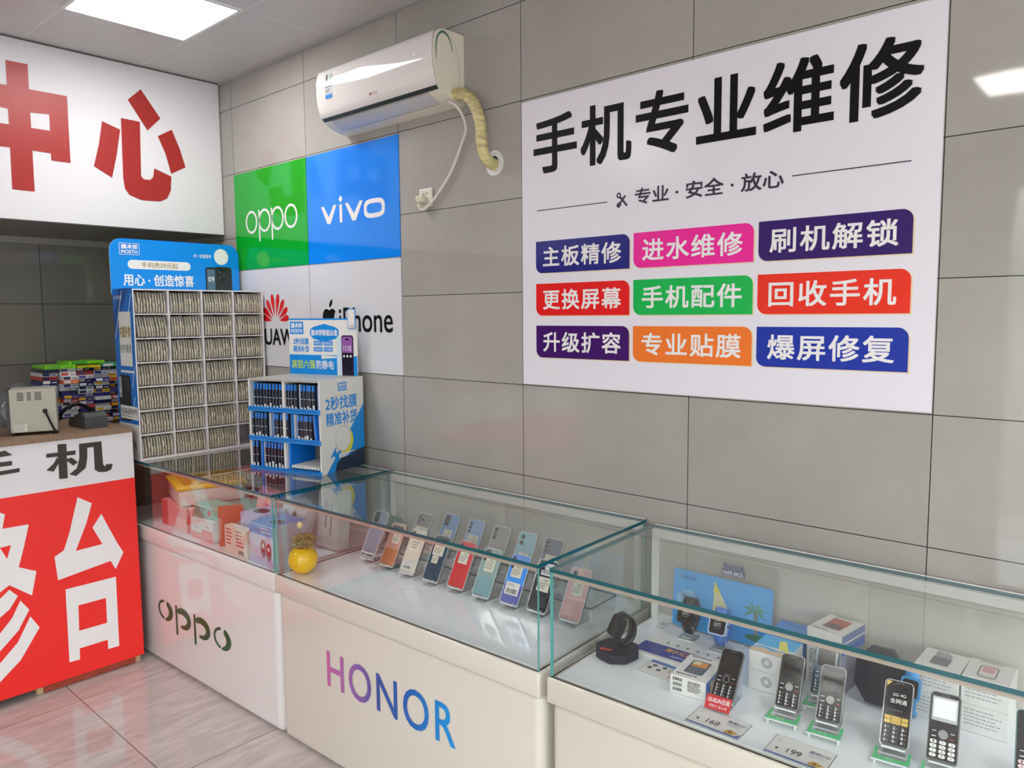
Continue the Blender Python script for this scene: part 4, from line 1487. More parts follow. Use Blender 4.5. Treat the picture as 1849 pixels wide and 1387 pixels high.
# flower pot
M = at(1.386, -0.548, DK, 0)
t = thing('succulent_pot', 'round glossy yellow pot with a green succulent inside the glass counter', 'potted plant', M)
q = MB()
pr = []
rp_ = 0.053
for k in range(19):
    a = R(-68 + 128 * k / 18)
    pr.append((rp_ * math.cos(a), 0.052 + rp_ * math.sin(a)))
pr = [(0.0, 0.0005)] + pr + [(0.024, 0.097), (0.0, 0.096)]
q.lathe(pr, YEL, 36)
q.build('pot', t)
q = MB()
LG = [mat('leaf_sage', (122, 146, 92), 0.5), mat('leaf_mint', (132, 186, 150), 0.5), mat('leaf_olive', (142, 146, 88), 0.5)]
rnd = random.Random(4)
for cxp, cyp, cz, n, rad in ((-0.012, 0.0, 0.106, 42, 0.03), (0.024, -0.004, 0.108, 44, 0.034), (0.0, 0.02, 0.12, 34, 0.034), (0.004, -0.012, 0.128, 30, 0.028)):
    for k in range(n):
        a = k * 2.39996
        e = R(80 - 88 * k / n)
        d = Vector((math.cos(a) * math.cos(e), math.sin(a) * math.cos(e), math.sin(e)))
        ln = rad * (0.7 + 0.5 * k / n)
        c = Vector((cxp, cyp, cz))
        s = d.cross(Vector((0, 0, 1))).normalized() * ln * 0.22
        u = s.cross(d).normalized() * ln * 0.1
        p0, p1, p2 = c + d * ln * 0.25, c + d * ln * 0.75, c + d * ln * 1.05
        m_ = LG[1] if cxp < 0 else LG[rnd.choice((0, 2))]
        q.add([p0 - s * .6, p0 + s * .6, p1 + s + u, p1 - s + u, p2, p1 - u * 1.5], [(0, 1, 2, 3), (3, 2, 4), (0, 3, 5), (1, 5, 2), (5, 3, 4), (5, 4, 2)], m_, True)
q.build('foliage', t)
q = MB()
q.cyl((-0.024, 0.004, 0.098), (-0.022, 0.006, 0.165), 0.002, 0.002, LG[0], 8)
q.lathe([(0.0, 0.16), (0.009, 0.163), (0.012, 0.172), (0.009, 0.182), (0.0, 0.185)], mat('bud_cream', (228, 212, 158), 0.4), 14, (-0.022, 0.006))
q.build('bud', t, 'pale cream bud on a stem')

# small artificial plant at the back of the phone counter
M = M2c @ Matrix.Translation((0.09, 0.495, DK))
t = thing('artificial_plant', 'small green artificial plant in the rear left corner of the phone counter', 'plant', M)
q = MB()
q.lathe([(0.0, 0.0005), (0.022, 0.0005), (0.03, 0.05), (0.027, 0.05), (0.0, 0.046)], WHITE, 20)
q.build('pot', t)
q = MB()
lf = mat('leaf_green', (72, 136, 84), 0.45)
for k in range(70):
    a = k * 2.39996
    e = R(rnd.uniform(25, 80))
    d = Vector((math.cos(a) * math.cos(e), math.sin(a) * math.cos(e) * 0.55, math.sin(e)))
    c = Vector((0, 0, 0.05))
    ln = rnd.uniform(0.05, 0.1)
    s = d.cross(Vector((0, 0, 1))).normalized() * ln * 0.12
    q.add([c + d * ln * .2 - s * .2, c + d * ln * .2 + s * .2, c + d * ln * .7 + s, c + d * ln * .7 - s, c + d * ln + Vector((0, 0, -0.01))], [(0, 1, 2, 3), (3, 2, 4)], lf)
q.build('foliage', t)


# ------------------------------------------------------------------ smartphones on acrylic stands
def phone_matrix(P, rz, th):
    a = R(rz)
    x = Vector((math.cos(a), math.sin(a), 0))
    y = Vector((-math.sin(a) * math.cos(th), math.cos(a) * math.cos(th), math.sin(th)))
    z = x.cross(y)
    return Matrix(((x.x, y.x, z.x, P[0]), (x.y, y.y, z.y, P[1]), (x.z, y.z, z.z, P[2]), (0, 0, 0, 1)))


def stand(label, P, rz, th, floor_z, wd=0.05, ht=0.09, back=0.011, tagm=None, green=False, group='clear phone stands'):
    """acrylic easel: leaning back plate, lip under the phone, front and rear feet"""
    M = at(P[0], P[1], floor_z, rz)
    t = thing('acrylic_stand', label, 'phone stand', M, group)
    Mi = M.inverted() @ phone_matrix(P, rz, th)
    dz = P[2] - floor_z
    q = MB(Mi)
    q.pane(-wd / 2, wd / 2, -0.004, ht, -back - 0.0035, -back - 0.0005, 2, ACRYL, ACED)
    q.build('back_plate', t)
    q = MB(Mi)
    q.pane(-wd / 2, wd / 2, -0.0042, -0.0012, -back - 0.0003, 0.012, 1, ACRYL, ACED)
    q.pane(-wd / 2, wd / 2, -0.001, 0.005, 0.0085, 0.0115, 2, ACRYL, ACED)
    q.build('lip', t)
    q = MB()
    y1 = (ht * 0.75) * math.cos(th) + back * math.sin(th) + 0.004
    z1 = dz + (ht * 0.75) * math.sin(th) - back * math.cos(th)
    q.add([(sx * wd / 2, y, z) for sx in (-1, 1) for y, z in ((y1, z1), (y1 + 0.002, z1), (y1 + 0.028, 0.0), (y1 + 0.025, 0.0))], [(0, 1, 2, 3), (4, 7, 6, 5), (1, 5, 6, 2), (0, 3, 7, 4), (2, 6, 7, 3), (0, 4, 5, 1)], ACRYL)
    q.build('rear_foot', t)
    q = MB()
    yl = -0.012 * math.sin(th)
    zl = dz - 0.004 + 0.012 * math.cos(th) * 0
    q.pane(-wd / 2, wd / 2, yl - 0.003, yl, 0.0, max(0.004, zl - 0.005), 1, ACRYL, ACED)
    q.pane(-wd / 2, wd / 2, yl, y1 + 0.024, 0.0, 0.0025, 2, ACRYL, ACED)
    q.build('front_foot', t)
    if green:
        q = MB()
        gm = mat('stand_green', (88, 200, 132), 0.25)
        q.box(-0.034, 0.034, -0.044, -0.033, 0.0137, 0.0152, gm)
        q.box(-0.034, -0.028, -0.033, 0.004, 0.0137, 0.0152, gm)
        q.box(0.028, 0.034, -0.033, 0.004, 0.0137, 0.0152, gm)
        T = frame((0, 0, 0.0154), (1, 0, 0), (0, 1, 0))
        q.text('4G', -0.012, 0.006, -0.042, -0.035, 0.0002, mat('stand_pale', (170, 226, 190), 0.3), 0.02, T)
        q.build('green_inlay', t, 'green strip printed around the base')
        q = MB()
        q.pane(-0.037, 0.037, -0.047, -0.014, 0.0105, 0.0135, 2, ACRYL, ACED)
        for sx in (-0.03, 0.03):
            q.cyl((sx, -0.04, 0.0), (sx, -0.04, 0.0104), 0.003, 0.003, ACED, 8)
        q.build('base_plate', t)
    if tagm:
        q = MB(Mi)
        q.prism([(-0.03, -0.03), (0.03, -0.03), (0.03, 0.003), (-0.03, 0.003)], 0.0125, 0.014, tagm)
        q.text('GUSUN古尚', -0.025, 0.026, -0.014, -0.002, 0.0143, WINK, 0.02)
        q.text('百搭卡 放心用', -0.02, 0.022, -0.025, -0.018, 0.0143, WINK, 0.0)
        q.build('front_tag', t, 'red front tag with white lettering')
    return t


def label_print(q, x0, x1, y0, y1, h, kind):
    q.poly(rr(x0, x1, y0, y1, 0.0015, 2), h, mat('sticker', (222, 216, 200), 0.5) if kind == 'price' else CARD)
    w_, h_ = x1 - x0, y1 - y0
    if kind == 'price':
        q.text('二手精品', x0 + w_ * .3, x1 - w_ * .2, y0 + h_ * .7, y0 + h_ * .86, h + 2e-4, BLACK, 0)
        q.lines(x0 + w_ * .1, x1 - w_ * .1, y0 + h_ * .12, y0 + h_ * .6, 3, h + 2e-4, GREY, seed=int(x0 * 1e5) % 97)
    else:
        q.bars(x0 + w_ * .12, x1 - w_ * .12, y0 + h_ * .12, y0 + h_ * .5, h + 2e-4, BLACK, seed=3)
        q.lines(x0 + w_ * .12, x1 - w_ * .3, y0 + h_ * .62, y0 + h_ * .88, 2, h + 2e-4, GREY)


def smartphone(label, P, rz, th, m, cam='trio', stickers=(), case=True, Lp=0.158, Wp=0.074, group='used smartphones leaning on clear stands', m2=None):
    M = phone_matrix(P, rz, th)
    t = thing('smartphone', label, 'smartphone', M, group)
    q = MB()
    q.prism(rr(-Wp / 2, Wp / 2, 0, Lp, 0.009, 6), -0.008, 0.0, m, None, mat('phone_rim', (150, 152, 156), 0.2, 0.5, 0.7))
    if m2:
        q.poly(rr(-Wp / 2 + 0.001, Wp / 2 - 0.001, 0.001, Lp * 0.4, 0.008, 5, '1100'), 0.0002, m2)
    q.build('body', t)
    if case:
        q = MB()
        o, i = rr(-Wp / 2 - 0.0016, Wp / 2 + 0.0016, -0.001, Lp + 0.0016, 0.0105, 6), rr(-Wp / 2 + 0.0004, Wp / 2 - 0.0004, 0.0008, Lp - 0.0004, 0.009, 6)
        q.ring(o, i, 0.0012, ACED)
        n = len(o)
        q.add([(a, b, hh) for hh in (-0.0085, 0.0012) for a, b in o], [(k, (k + 1) % n, n + (k + 1) % n, n + k) for k in range(n)], ACRYL, True)
        q.build('clear_case', t)
    q = MB()
    LZ = mat('lens_black', (18, 20, 24), 0.08)
    LR = mat('lens_ring', (120, 124, 130), 0.2, 0.5, 0.6)
    if cam == 'trio':
        q.prism(rr(-Wp / 2 + 0.005, -Wp / 2 + 0.037, Lp - 0.038, Lp - 0.006, 0.008), 0, 0.0015, m)
        sp = [(-Wp / 2 + 0.013, Lp - 0.014), (-Wp / 2 + 0.013, Lp - 0.030), (-Wp / 2 + 0.029, Lp - 0.022)]
    elif cam == 'block':
        q.prism(rr(-Wp / 2 + 0.006, -Wp / 2 + 0.028, Lp - 0.044, Lp - 0.006, 0.004), 0, 0.0015, LZ)
        sp = [(-Wp / 2 + 0.012, Lp - 0.014), (-Wp / 2 + 0.022, Lp - 0.014), (-Wp / 2 + 0.012, Lp - 0.026), (-Wp / 2 + 0.022, Lp - 0.026), (-Wp / 2 + 0.012, Lp - 0.037)]
    elif cam == 'column':
        sp = [(-Wp / 2 + 0.012, Lp - 0.014 - k * 0.014) for k in range(3)]
    elif cam == 'pair':
        q.prism(rr(-Wp / 2 + 0.005, -Wp / 2 + 0.03, Lp - 0.048, Lp - 0.006, 0.01), 0, 0.0015, m)
        sp = [(-Wp / 2 + 0.0175, Lp - 0.017), (-Wp / 2 + 0.0175, Lp - 0.037)]
    elif cam == 'strip':
        q.prism(rr(-Wp / 2 + 0.006, Wp / 2 - 0.008, Lp - 0.03, Lp - 0.01, 0.008), 0, 0.0015, LZ)
        sp = [(-Wp / 2 + 0.016, Lp - 0.02)]
    else:
        sp = [(-Wp / 2 + 0.012, Lp - 0.014)]
    for a, b in sp:
        rl = 0.0085 if cam == 'pair' else 0.006
        q.cyl((a, b, 0), (a, b, 0.003), rl, rl * 0.95, LR, 16)
        q.poly(ell(a, b, rl * 0.75, rl * 0.75, 16), 0.0033, LZ)
    q.build('camera', t)
    for kind, x0, y0, w_, h_ in stickers:
        q = MB()
        label_print(q, x0, x0 + w_, y0, y0 + h_, 0.0016, kind)
        q.build('price_label' if kind == 'price' else 'barcode_label', t)
    return t


def pm(name, c, r_=0.12):
    return mat('phone_' + name, c, r_, 0.5, 0, 0.2)


TH = R(62)
front_row = [
    ((662, 1008), pm('slate_blue', (92, 104, 150)), 'column', [('price', -0.016, 0.088, 0.036, 0.036), ('bar', -0.03, 0.032, 0.052, 0.038)], 'slate blue smartphone with price and barcode labels, first from the left in the front row', pm('slate_teal', (90, 122, 140))),
    ((697, 1020.7), pm('rose_gold', (206, 158, 140)), 'strip', [('price', -0.012, 0.084, 0.038, 0.036)], 'rose gold smartphone in a clear case, beside the slate blue one in the front row', pm('copper', (188, 128, 92))),
    ((733.6, 1034.5), pm('ivory', (222, 214, 198)), 'none', [('bar', -0.03, 0.012, 0.05, 0.026), ('price', -0.022, 0.078, 0.046, 0.06)], 'ivory smartphone with a barcode near its foot in the front row', None),
    ((776, 1048.4), pm('deep_teal', (26, 74, 96)), 'strip', [('price', -0.028, 0.088, 0.05, 0.042), ('price', -0.022, 0.06, 0.03, 0.027)], 'deep teal smartphone with a torn cream label in the front row', None),
    ((821.4, 1061.3), pm('bright_red', (214, 58, 62)), 'none', [('price', -0.022, 0.082, 0.04, 0.042)], 'bright red smartphone with one white label in the front row', None),
    ((867, 1077), pm('grey_green', (140, 168, 168)), 'block', [('price', -0.02, 0.082, 0.042, 0.044)], 'grey green smartphone right of the red one in the front row', pm('grey_teal', (122, 162, 172))),
    ((917.8, 1090.6), pm('vivid_blue', (54, 146, 246)), 'column', [('price', -0.024, 0.084, 0.042, 0.04), ('bar', -0.03, 0.028, 0.056, 0.04)], 'vivid blue smartphone with two labels in the front row', pm('violet_blue', (88, 96, 176))),
    ((967.5, 1104), pm('jet', (34, 36, 42)), 'block', [('bar', -0.02, 0.112, 0.05, 0.038), ('price', -0.022, 0.062, 0.046, 0.044)], 'jet black smartphone with two labels near the glass side of the front row', None),
    ((1027, 1121), pm('powder_pink', (226, 178, 176)), 'pair', [('price', -0.018, 0.076, 0.04, 0.04)], 'powder pink smartphone at the right end of the front row', pm('dusty_pink', (206, 158, 160)))]
for (px, py), m_, cam, st, lab, m2 in front_row:
    P = pix(2, 0.645, px, py)
    smartphone(lab, P, 1.8, TH, m_, cam, st, m2=m2)
    stand('clear stand under the ' + lab.split(' smartphone')[0] + ' phone', P, 1.8, TH, DK)
back_row = [((692.7, 924), pm('ash_blue', (128, 140, 160)), 'block', (), 'ash blue smartphone at the left end of the raised rear row'),
            ((771, 929), pm('graphite', (134, 132, 130)), 'trio', [('price', -0.03, 0.06, 0.06, 0.05)], 'graphite smartphone with three round lenses in the rear row'),
            ((826, 928), pm('ice_blue', (112, 152, 206)), 'block', [('price', -0.02, 0.06, 0.04, 0.04)], 'ice blue smartphone with a black lens block in the rear row'),
            ((873, 938), pm('sky_blue', (132, 168, 214)), 'column', [('price', -0.024, 0.066, 0.05, 0.038)], 'sky blue smartphone with a column of lenses in the rear row'),
            ((910, 952), pm('pearl_grey', (150, 146, 150)), 'column', (), 'pearl grey smartphone with a column of lenses in the rear row'),
            ((960, 962), pm('glacier', (140, 188, 204)), 'pair', [('price', -0.02, 0.05, 0.04, 0.04)], 'glacier blue smartphone with two big lenses in the rear row'),
            ((1005.7, 974), pm('steel', (96, 112, 130)), 'column', [('price', -0.02, 0.075, 0.05, 0.03)], 'steel blue smartphone in the rear row above the black one')]
TZ = 0.675
Mt = M2c @ Matrix.Translation((0.14, 0.345, DK))
t = thing('display_riser', 'long clear acrylic riser carrying the rear row of smartphones', 'riser', Mt)
q = MB()
q.pane(0, 1.0, 0.0, 0.145, TZ - DK - 0.006, TZ - DK - 0.001, 2, ACRYL, mat('acrylic_dark', (96, 100, 98), 0.2))
q.build('top_plate', t)
for x0 in (0.0, 0.5, 0.995):
    q = MB()
    q.pane(x0, x0 + 0.005, 0.004, 0.14, 0, TZ - DK - 0.0065, 0, ACRYL, ACED)
    q.build('leg_plate', t)
for (px, py), m_, cam, st, lab in back_row:
    Tp = pix(2, 0.828, px, py)
    if Tp.y > -0.15:
        Tp.y = -0.15
    P = Vector((Tp.x, Tp.y - 0.158 * math.cos(TH), 0.828 - 0.158 * math.sin(TH)))
    smartphone(lab, P, 1.8, TH, m_, cam, st)
    stand('clear stand under the ' + lab.split(' smartphone')[0] + ' phone', P, 1.8, TH, TZ + 0.0004)

# ------------------------------------------------------------------ keypad phones
def keypad_phone(label, P, rz, th, Lp=0.124, Wp=0.054, style='silver'):
    M = phone_matrix(P, rz, th)
    t = thing('keypad_phone', label, 'keypad phone', M, 'keypad phones leaning on stands')
    rim = {'silver': SILV, 'gold': mat('kp_rim_gold', (150, 150, 152), 0.25, 0.5, 0.7), 'teal': mat('kp_teal', (70, 118, 124), 0.25), 'dark': mat('kp_dark', (24, 58, 70), 0.25), 'white': mat('kp_grey', (120, 120, 116), 0.25, 0.5, 0.4)}[style]
    q = MB()
    q.prism(rr(-Wp / 2, Wp / 2, 0, Lp, 0.009, 6), -0.0095, 0.0, rim, smooth=True)
    q.build('housing', t)
    q = MB()
    face = mat('kp_face', (12, 12, 12), 0.15, 0.25)
    q.prism(rr(-Wp / 2 + 0.0022, Wp / 2 - 0.0022, 0.002, Lp - 0.002, 0.0075, 6), 0.0, 0.0012, mat('kp_face_teal', (16, 66, 82), 0.12) if style == 'dark' else face)
    q.text('////', -0.008, 0.008, Lp - 0.0075, Lp - 0.0045, 0.0014, GREY, 0)
    q.build('face', t)
    q = MB()
    h = 0.0014
    sx = Wp * 0.36
    if style == 'white':
        q.rect(-sx - 0.003, sx + 0.003, Lp * 0.58, Lp * 0.93, h, mat('kp_bezel', (180, 182, 186), 0.3))
        q.rect(-sx, sx, Lp * 0.63, Lp * 0.9, h + 2e-4, mat('kp_screen_white', (240, 242, 246), 0.3))
    elif style == 'gold':
        q.rect(-sx, sx, Lp * 0.48, Lp * 0.92, h, mat('kp_screen', (24, 24, 24), 0.1, 0.2))
        q.text('2G 4G', -sx * 0.55, sx * 0.7, Lp * 0.76, Lp * 0.8, h + 2e-4, WINK, 0.01)
        q.text('全网通', -sx * 0.75, sx * 0.85, Lp * 0.65, Lp * 0.72, h + 2e-4, WINK, 0.01)
        q.text('4G全网通', -sx * 0.5, sx * 0.5, Lp * 0.535, Lp * 0.56, h + 2e-4, GREY, 0)
        q.poly([(-Wp / 2 + 0.004, Lp - 0.004), (-Wp / 2 + 0.014, Lp - 0.004), (-Wp / 2 + 0.004, Lp - 0.016)], h + 3e-4, mat('kp_gold', (206, 168, 60), 0.2))
    else:
        q.rect(-sx, sx, Lp * 0.56, Lp * 0.9, h, mat('kp_screen', (24, 24, 24), 0.1, 0.2))
        q.text('IDBER' if style == 'silver' and abs(th - R(47)) < 0.01 else '全网通', -0.007, 0.007, Lp * 0.475, Lp * 0.5, h + 2e-4, GREY, 0)
    q.build('screen', t)
    q = MB()
    kz = Lp * 0.40
    if style == 'gold':
        gm = mat('kp_gold', (206, 168, 60), 0.2, 0.5, 0.4)
        q.prism(rr(-0.009, 0.009, kz - 0.008, kz + 0.008, 0.002), 0.0012, 0.0026, gm)
        for s_ in (-1, 1):
            for d_ in (-0.0042, 0.0042):
                q.prism(rr(s_ * 0.0165 - 0.0062, s_ * 0.0165 + 0.0062, kz + d_ - 0.0036, kz + d_ + 0.0036, 0.001), 0.0012, 0.0022, gm)
        q.ring(rr(-0.006, 0.006, kz - 0.005, kz + 0.005, 0.001), rr(-0.005, 0.005, kz - 0.004, kz + 0.004, 0.001), 0.0029, mat('kp_gold_dark', (130, 96, 20), 0.3))
    elif style == 'silver' and abs(th - R(47)) < 0.01:
        q.ring(rr(-0.0075, 0.0075, kz - 0.0075, kz + 0.0075, 0.004), rr(-0.0058, 0.0058, kz - 0.0058, kz + 0.0058, 0.003), 0.0018, mat('kp_chrome', (140, 140, 138), 0.3, 0.5, 0.7))
    else:
        q.cyl((0, kz, 0.0012), (0, kz, 0.003), 0.009, 0.0085, mat('kp_chrome', (140, 140, 138), 0.3, 0.5, 0.7), 24)
        q.ring(ell(0, kz, 0.0058, 0.0058, 24), ell(0, kz, 0.0048, 0.0048, 24), 0.0033, GREY)
    q.build('navigation_key', t)
    q = MB()
    if style != 'gold':
        for s_ in (-1, 1):
            q.rect(s_ * 0.0165 - 0.004, s_ * 0.0165 + 0.004, kz + 0.004, kz + 0.0052, 0.0015, WINK)
            q.rect(s_ * 0.0165 - 0.004, s_ * 0.0165 + 0.004, kz - 0.0065, kz - 0.005, 0.0015, WINK if s_ < 0 else mat('kp_redkey', (170, 60, 60), 0.3))
    keys = '123456789*0#'
    top = kz - 0.014
    pv = (top - 0.006) / 4 * 1.0
    for i, ch in enumerate(keys):
        a = (-1 + i % 3) * Wp * 0.29
        b = top - (i // 3) * pv - 0.002
        if style in ('white', 'teal'):
            q.prism(rr(a - 0.0062, a + 0.0062, b - 0.0034, b + 0.0034, 0.0032, 4), 0.0012, 0.0022, mat('kp_keywhite', (230, 228, 226), 0.3) if style == 'white' else mat('kp_keypink', (226, 196, 204), 0.3))
            q.text(ch, a - 0.0015, a + 0.0015, b - 0.002, b + 0.002, 0.0025, BLACK, 0)
        else:
            if ch == '1':
                q.text(ch, a - 0.0035, a - 0.002, b - 0.0028, b + 0.0028, 0.0016, WINK, 0.02)
            else:
                q.text(ch, a - 0.0045, a - 0.0006, b - 0.0028, b + 0.0028, 0.0016, WINK, 0.02)
            q.rect(a + 0.001, a + 0.0045, b - 0.001, b + 0.0008, 0.0016, GREY)
    q.build('keypad', t)
    return t


REDT = mat('tag_red', (208, 40, 46), 0.3)
KZ = 0.648
P = pix(2, KZ, 1302, 1264)
keypad_phone('silver framed keypad phone with a square centre key above the red tag', P, 6, R(47), style='silver')
stand('clear stand with a red front tag below the silver framed keypad phone', P, 6, R(47), DK, 0.05, 0.08, 0.011, REDT)
P = pix(2, KZ, 1419, 1281)
keypad_phone('black keypad phone in front of the stacked white boxes with blue picture lids', P, 8, R(58), style='silver')
stand('green edged stand under the keypad phone beside the blue picture boxes', P, 8, R(58), DK, 0.045, 0.06, 0.011, None, True)
P = pix(2, KZ, 1494, 1306)
keypad_phone('black keypad phone standing in front of the teal keypad phone', P, 8, R(58), style='silver')
stand('green edged stand under the keypad phone in front of the teal phone', P, 8, R(58), DK, 0.045, 0.06, 0.011, None, True)
P = pix(2, KZ, 1484, 1258)
keypad_phone('dark teal keypad phone half hidden behind another keypad phone', P, 8, R(60), style='dark')
stand('green edged stand under the half hidden dark teal keypad phone', P, 8, R(60), DK, 0.045, 0.06, 0.011, None, True)
P = pix(2, KZ, 1613, 1351)
keypad_phone('keypad phone with gold keys and white characters on its dark screen', P, 8, R(56), 0.138, 0.056, 'gold')
stand('green edged stand under the keypad phone with gold keys', P, 8, R(56), DK, 0.045, 0.06, 0.011, None, True)
P = pix(2, KZ, 1699, 1379)
keypad_phone('keypad phone with a blank white screen and oval white keys', P, 8, R(57), 0.138, 0.057, 'white')
stand('green edged stand under the keypad phone with a white screen', P, 8, R(57), DK, 0.045, 0.06, 0.011, None, True)
P = pix(2, KZ, 1862, 1420)
keypad_phone('teal edged keypad phone with pale keys cut by the right picture edge', P, 8, R(57), 0.138, 0.057, 'teal')
stand('green edged stand under the teal edged keypad phone', P, 8, R(57), DK, 0.045, 0.06, 0.011, None, True)


# ------------------------------------------------------------------ boxes around the keypad phones
def top_phone(q, T):
    q.poly(rr(0.022, 0.07, 0.03, 0.105, 0.006), 0.0003, mat('pic_slate', (66, 84, 104), 0.35), T)
    q.rect(0.027, 0.065, 0.07, 0.1, 0.0005, mat('pic_orange', (226, 150, 60), 0.35), T)
    q.rect(0.027, 0.046, 0.082, 0.1, 0.0007, mat('pic_cream', (238, 222, 180), 0.35), T)
    for a in range(3):
        for b in range(4):
            q.rect(0.028 + a * 0.0125, 0.037 + a * 0.0125, 0.034 + b * 0.008, 0.039 + b * 0.008, 0.0005, GREY, T)
    q.lines(0.01, 0.08, 0.116, 0.126, 1, 0.0003, BLACK, T)
    q.lines(0.01, 0.08, 0.01, 0.02, 1, 0.0003, BLACK, T)


def front_codes(q, T):
    for k in range(3):
        q.bars(0.008, 0.032, 0.008 + k * 0.013, 0.016 + k * 0.013, 0.0003, BLACK, T, k)
    q.text('资料精选', 0.046, 0.078, 0.033, 0.04, 0.0003, BLACK, 0.01, T)
    q.lines(0.046, 0.082, 0.012, 0.031, 4, 0.0003, BLACK, T)


def side_blue(q, T):
    q.rect(0, 0.132, 0, 0.045, 0.0002, mat('side_royal', (24, 98, 206), 0.3), T)
    for a in (0.03, 0.06):
        q.poly(rr(a, a + 0.018, 0.008, 0.038, 0.003), 0.0004, mat('pic_gold', (232, 196, 110), 0.35), T)


carton('white phone box with a keypad phone picture on its lid beside the red tag', at(2.842, -0.447, DK, 7), 0.092, 0.132, 0.046, CARD, front_codes, top_phone, side_blue)


def seal(q, T):
    q.ring(ell(0.046, 0.026, 0.013, 0.013), ell(0.046, 0.026, 0.0115, 0.0115), 0.0003, mat('seal_blue', (70, 80, 120), 0.4), T)
    q.ring(ell(0.046, 0.026, 0.0085, 0.0085), ell(0.046, 0.026, 0.007, 0.007), 0.0003, mat('seal_blue', (70, 80, 120), 0.4), T)


def beach(q, T):
    q.rect(0, 0.095, 0, 0.112, 0.0002, mat('lid_azure', (84, 178, 232), 0.35), T)
    q.poly([(0, 0), (0.095, 0), (0.095, 0.02), (0.07, 0.028), (0.05, 0.02), (0.03, 0.03), (0, 0.022)], 0.0004, mat('lid_sand', (226, 196, 164), 0.4), T)
    q.poly([(0, 0.03), (0.03, 0.04), (0.06, 0.03), (0.095, 0.038), (0.095, 0.046), (0, 0.042)], 0.0005, CARD, T)
    q.poly([(0.045, 0.09), (0.06, 0.096), (0.09, 0.03), (0.06, 0.04)], 0.0006, mat('lid_lemon', (232, 226, 120), 0.35), T)


BX = at(2.978, -0.298, DK, 2)
carton('white seal printed box, lower of the pair with the beach lid', BX, 0.095, 0.113, 0.049, CARD, seal)
carton('white box with a blue beach picture lid, upper of its pair', BX @ Matrix.Translation((0, 0, 0.0495)), 0.095, 0.113, 0.049, CARD, seal, beach)
BX = at(3.078, -0.182, DK, -8)
GB = mat('box_grey_white', (204, 206, 210), 0.45)


def txt(q, T):
    q.lines(0.008, 0.085, 0.006, 0.045, 6, 0.0003, GREY, T)


def side_lil(q, T):
    q.rect(0, 0.12, 0, 0.049, 0.0002, mat('side_lilac', (150, 150, 176), 0.4), T)


def side_bw(q, T):
    q.rect(0, 0.12, 0, 0.049, 0.0002, mat('side_steel', (104, 128, 176), 0.35), T)
    q.rect(0, 0.12, 0.026, 0.03, 0.0004, CARD, T)
    q.rect(0, 0.12, 0.0, 0.018, 0.0004, mat('side_royal', (24, 98, 206), 0.3), T)


def top_red(q, T):
    q.rect(0.022, 0.068, 0.03, 0.1, 0.0003, mat('pic_rust', (186, 98, 84), 0.35), T)
    q.rect(0.026, 0.064, 0.034, 0.062, 0.0005, mat('pic_plum', (110, 84, 104), 0.35), T)
    q.lines(0.02, 0.075, 0.108, 0.116, 1, 0.0003, GREY, T)
    q.lines(0.008, 0.06, 0.006, 0.016, 1, 0.0003, GREY, T)


carton('grey white text printed box at the bottom of the three box stack', BX, 0.09, 0.12, 0.049, GB, txt, None, side_lil)
carton('grey white text printed box in the middle of the three box stack', BX @ Matrix.Translation((0, 0, 0.0495)), 0.09, 0.12, 0.049, GB, txt, None, side_lil)
carton('white box with a rust red phone picture topping the three box stack', BX @ Matrix.Translation((0, 0, 0.099)), 0.09, 0.12, 0.049, CARD, lambda q, T: q.lines(0.02, 0.08, 0.02, 0.028, 1, 0.0003, GREY, T), top_red, side_bw)


def top_azure(q, T):
    q.poly(ell(0.04, 0.02, 0.014, 0.01), 0.0003, mat('pic_rust', (186, 98, 84), 0.35), T)
    q.rect(0.055, 0.072, 0.012, 0.03, 0.0003, DARKP, T)
    q.lines(0.02, 0.08, 0.06, 0.075, 2, 0.0003, mat('azure_dark', (60, 110, 180), 0.4), T)


carton('azure blue box behind the pair of seal printed boxes', at(2.975, -0.172, DK, 2), 0.09, 0.095, 0.103, mat('box_azure', (66, 146, 232), 0.35), None, top_azure)


def lid_slate(q, T):
    q.rect(0.026, 0.064, 0.022, 0.07, 0.0003, mat('pic_night', (104, 104, 116), 0.35), T)
    q.lines(0.027, 0.063, 0.05, 0.1, 5, 0.0005, mat('pic_violet', (120, 110, 130), 0.4), T, 0.6)
    q.lines(0.02, 0.08, 0.106, 0.112, 1, 0.0003, GREY, T)


def lid_pink(q, T):
    q.poly(rr(0.025, 0.062, 0.015, 0.085, 0.012), 0.0003, GREY, T)
    q.poly(rr(0.028, 0.059, 0.018, 0.082, 0.01), 0.0004, mat('pic_blush', (232, 214, 214), 0.35), T)
    q.rect(0.031, 0.056, 0.02, 0.036, 0.0006, mat('pic_glass', (214, 220, 212), 0.2), T)
    for k in range(4):
        q.poly(rr(0.031, 0.056, 0.044 + k * 0.009, 0.05 + k * 0.009, 0.003), 0.0006, mat('pic_rose', (206, 120, 126), 0.35), T)
    q.lines(0.02, 0.08, 0.095, 0.105, 1, 0.0003, GREY, T)


def txt2(q, T):
    q.lines(0.008, 0.08, 0.012, 0.054, 5, 0.0003, mat('faint_print', (164, 164, 166), 0.5), T, 0.3, 5)


for nm, x0, y0, rz_, lid in (('slate', 3.322, -0.176, -1, lid_slate), ('pink', 3.418, -0.172, 1, lid_pink)):
    B = at(x0, y0, DK, rz_)
    carton('white text printed box under the box with the %s phone picture' % nm, B, 0.092, 0.112, 0.063, CARD, txt2)
    carton('white box with a %s keypad phone picture on its lid' % nm, B @ Matrix.Translation((0, 0, 0.0635)), 0.092, 0.112, 0.063, CARD, txt2, lid)

# octagonal navy case with a blue watch
NAVY = mat('navy_plastic', (24, 26, 46), 0.4, 0.3)


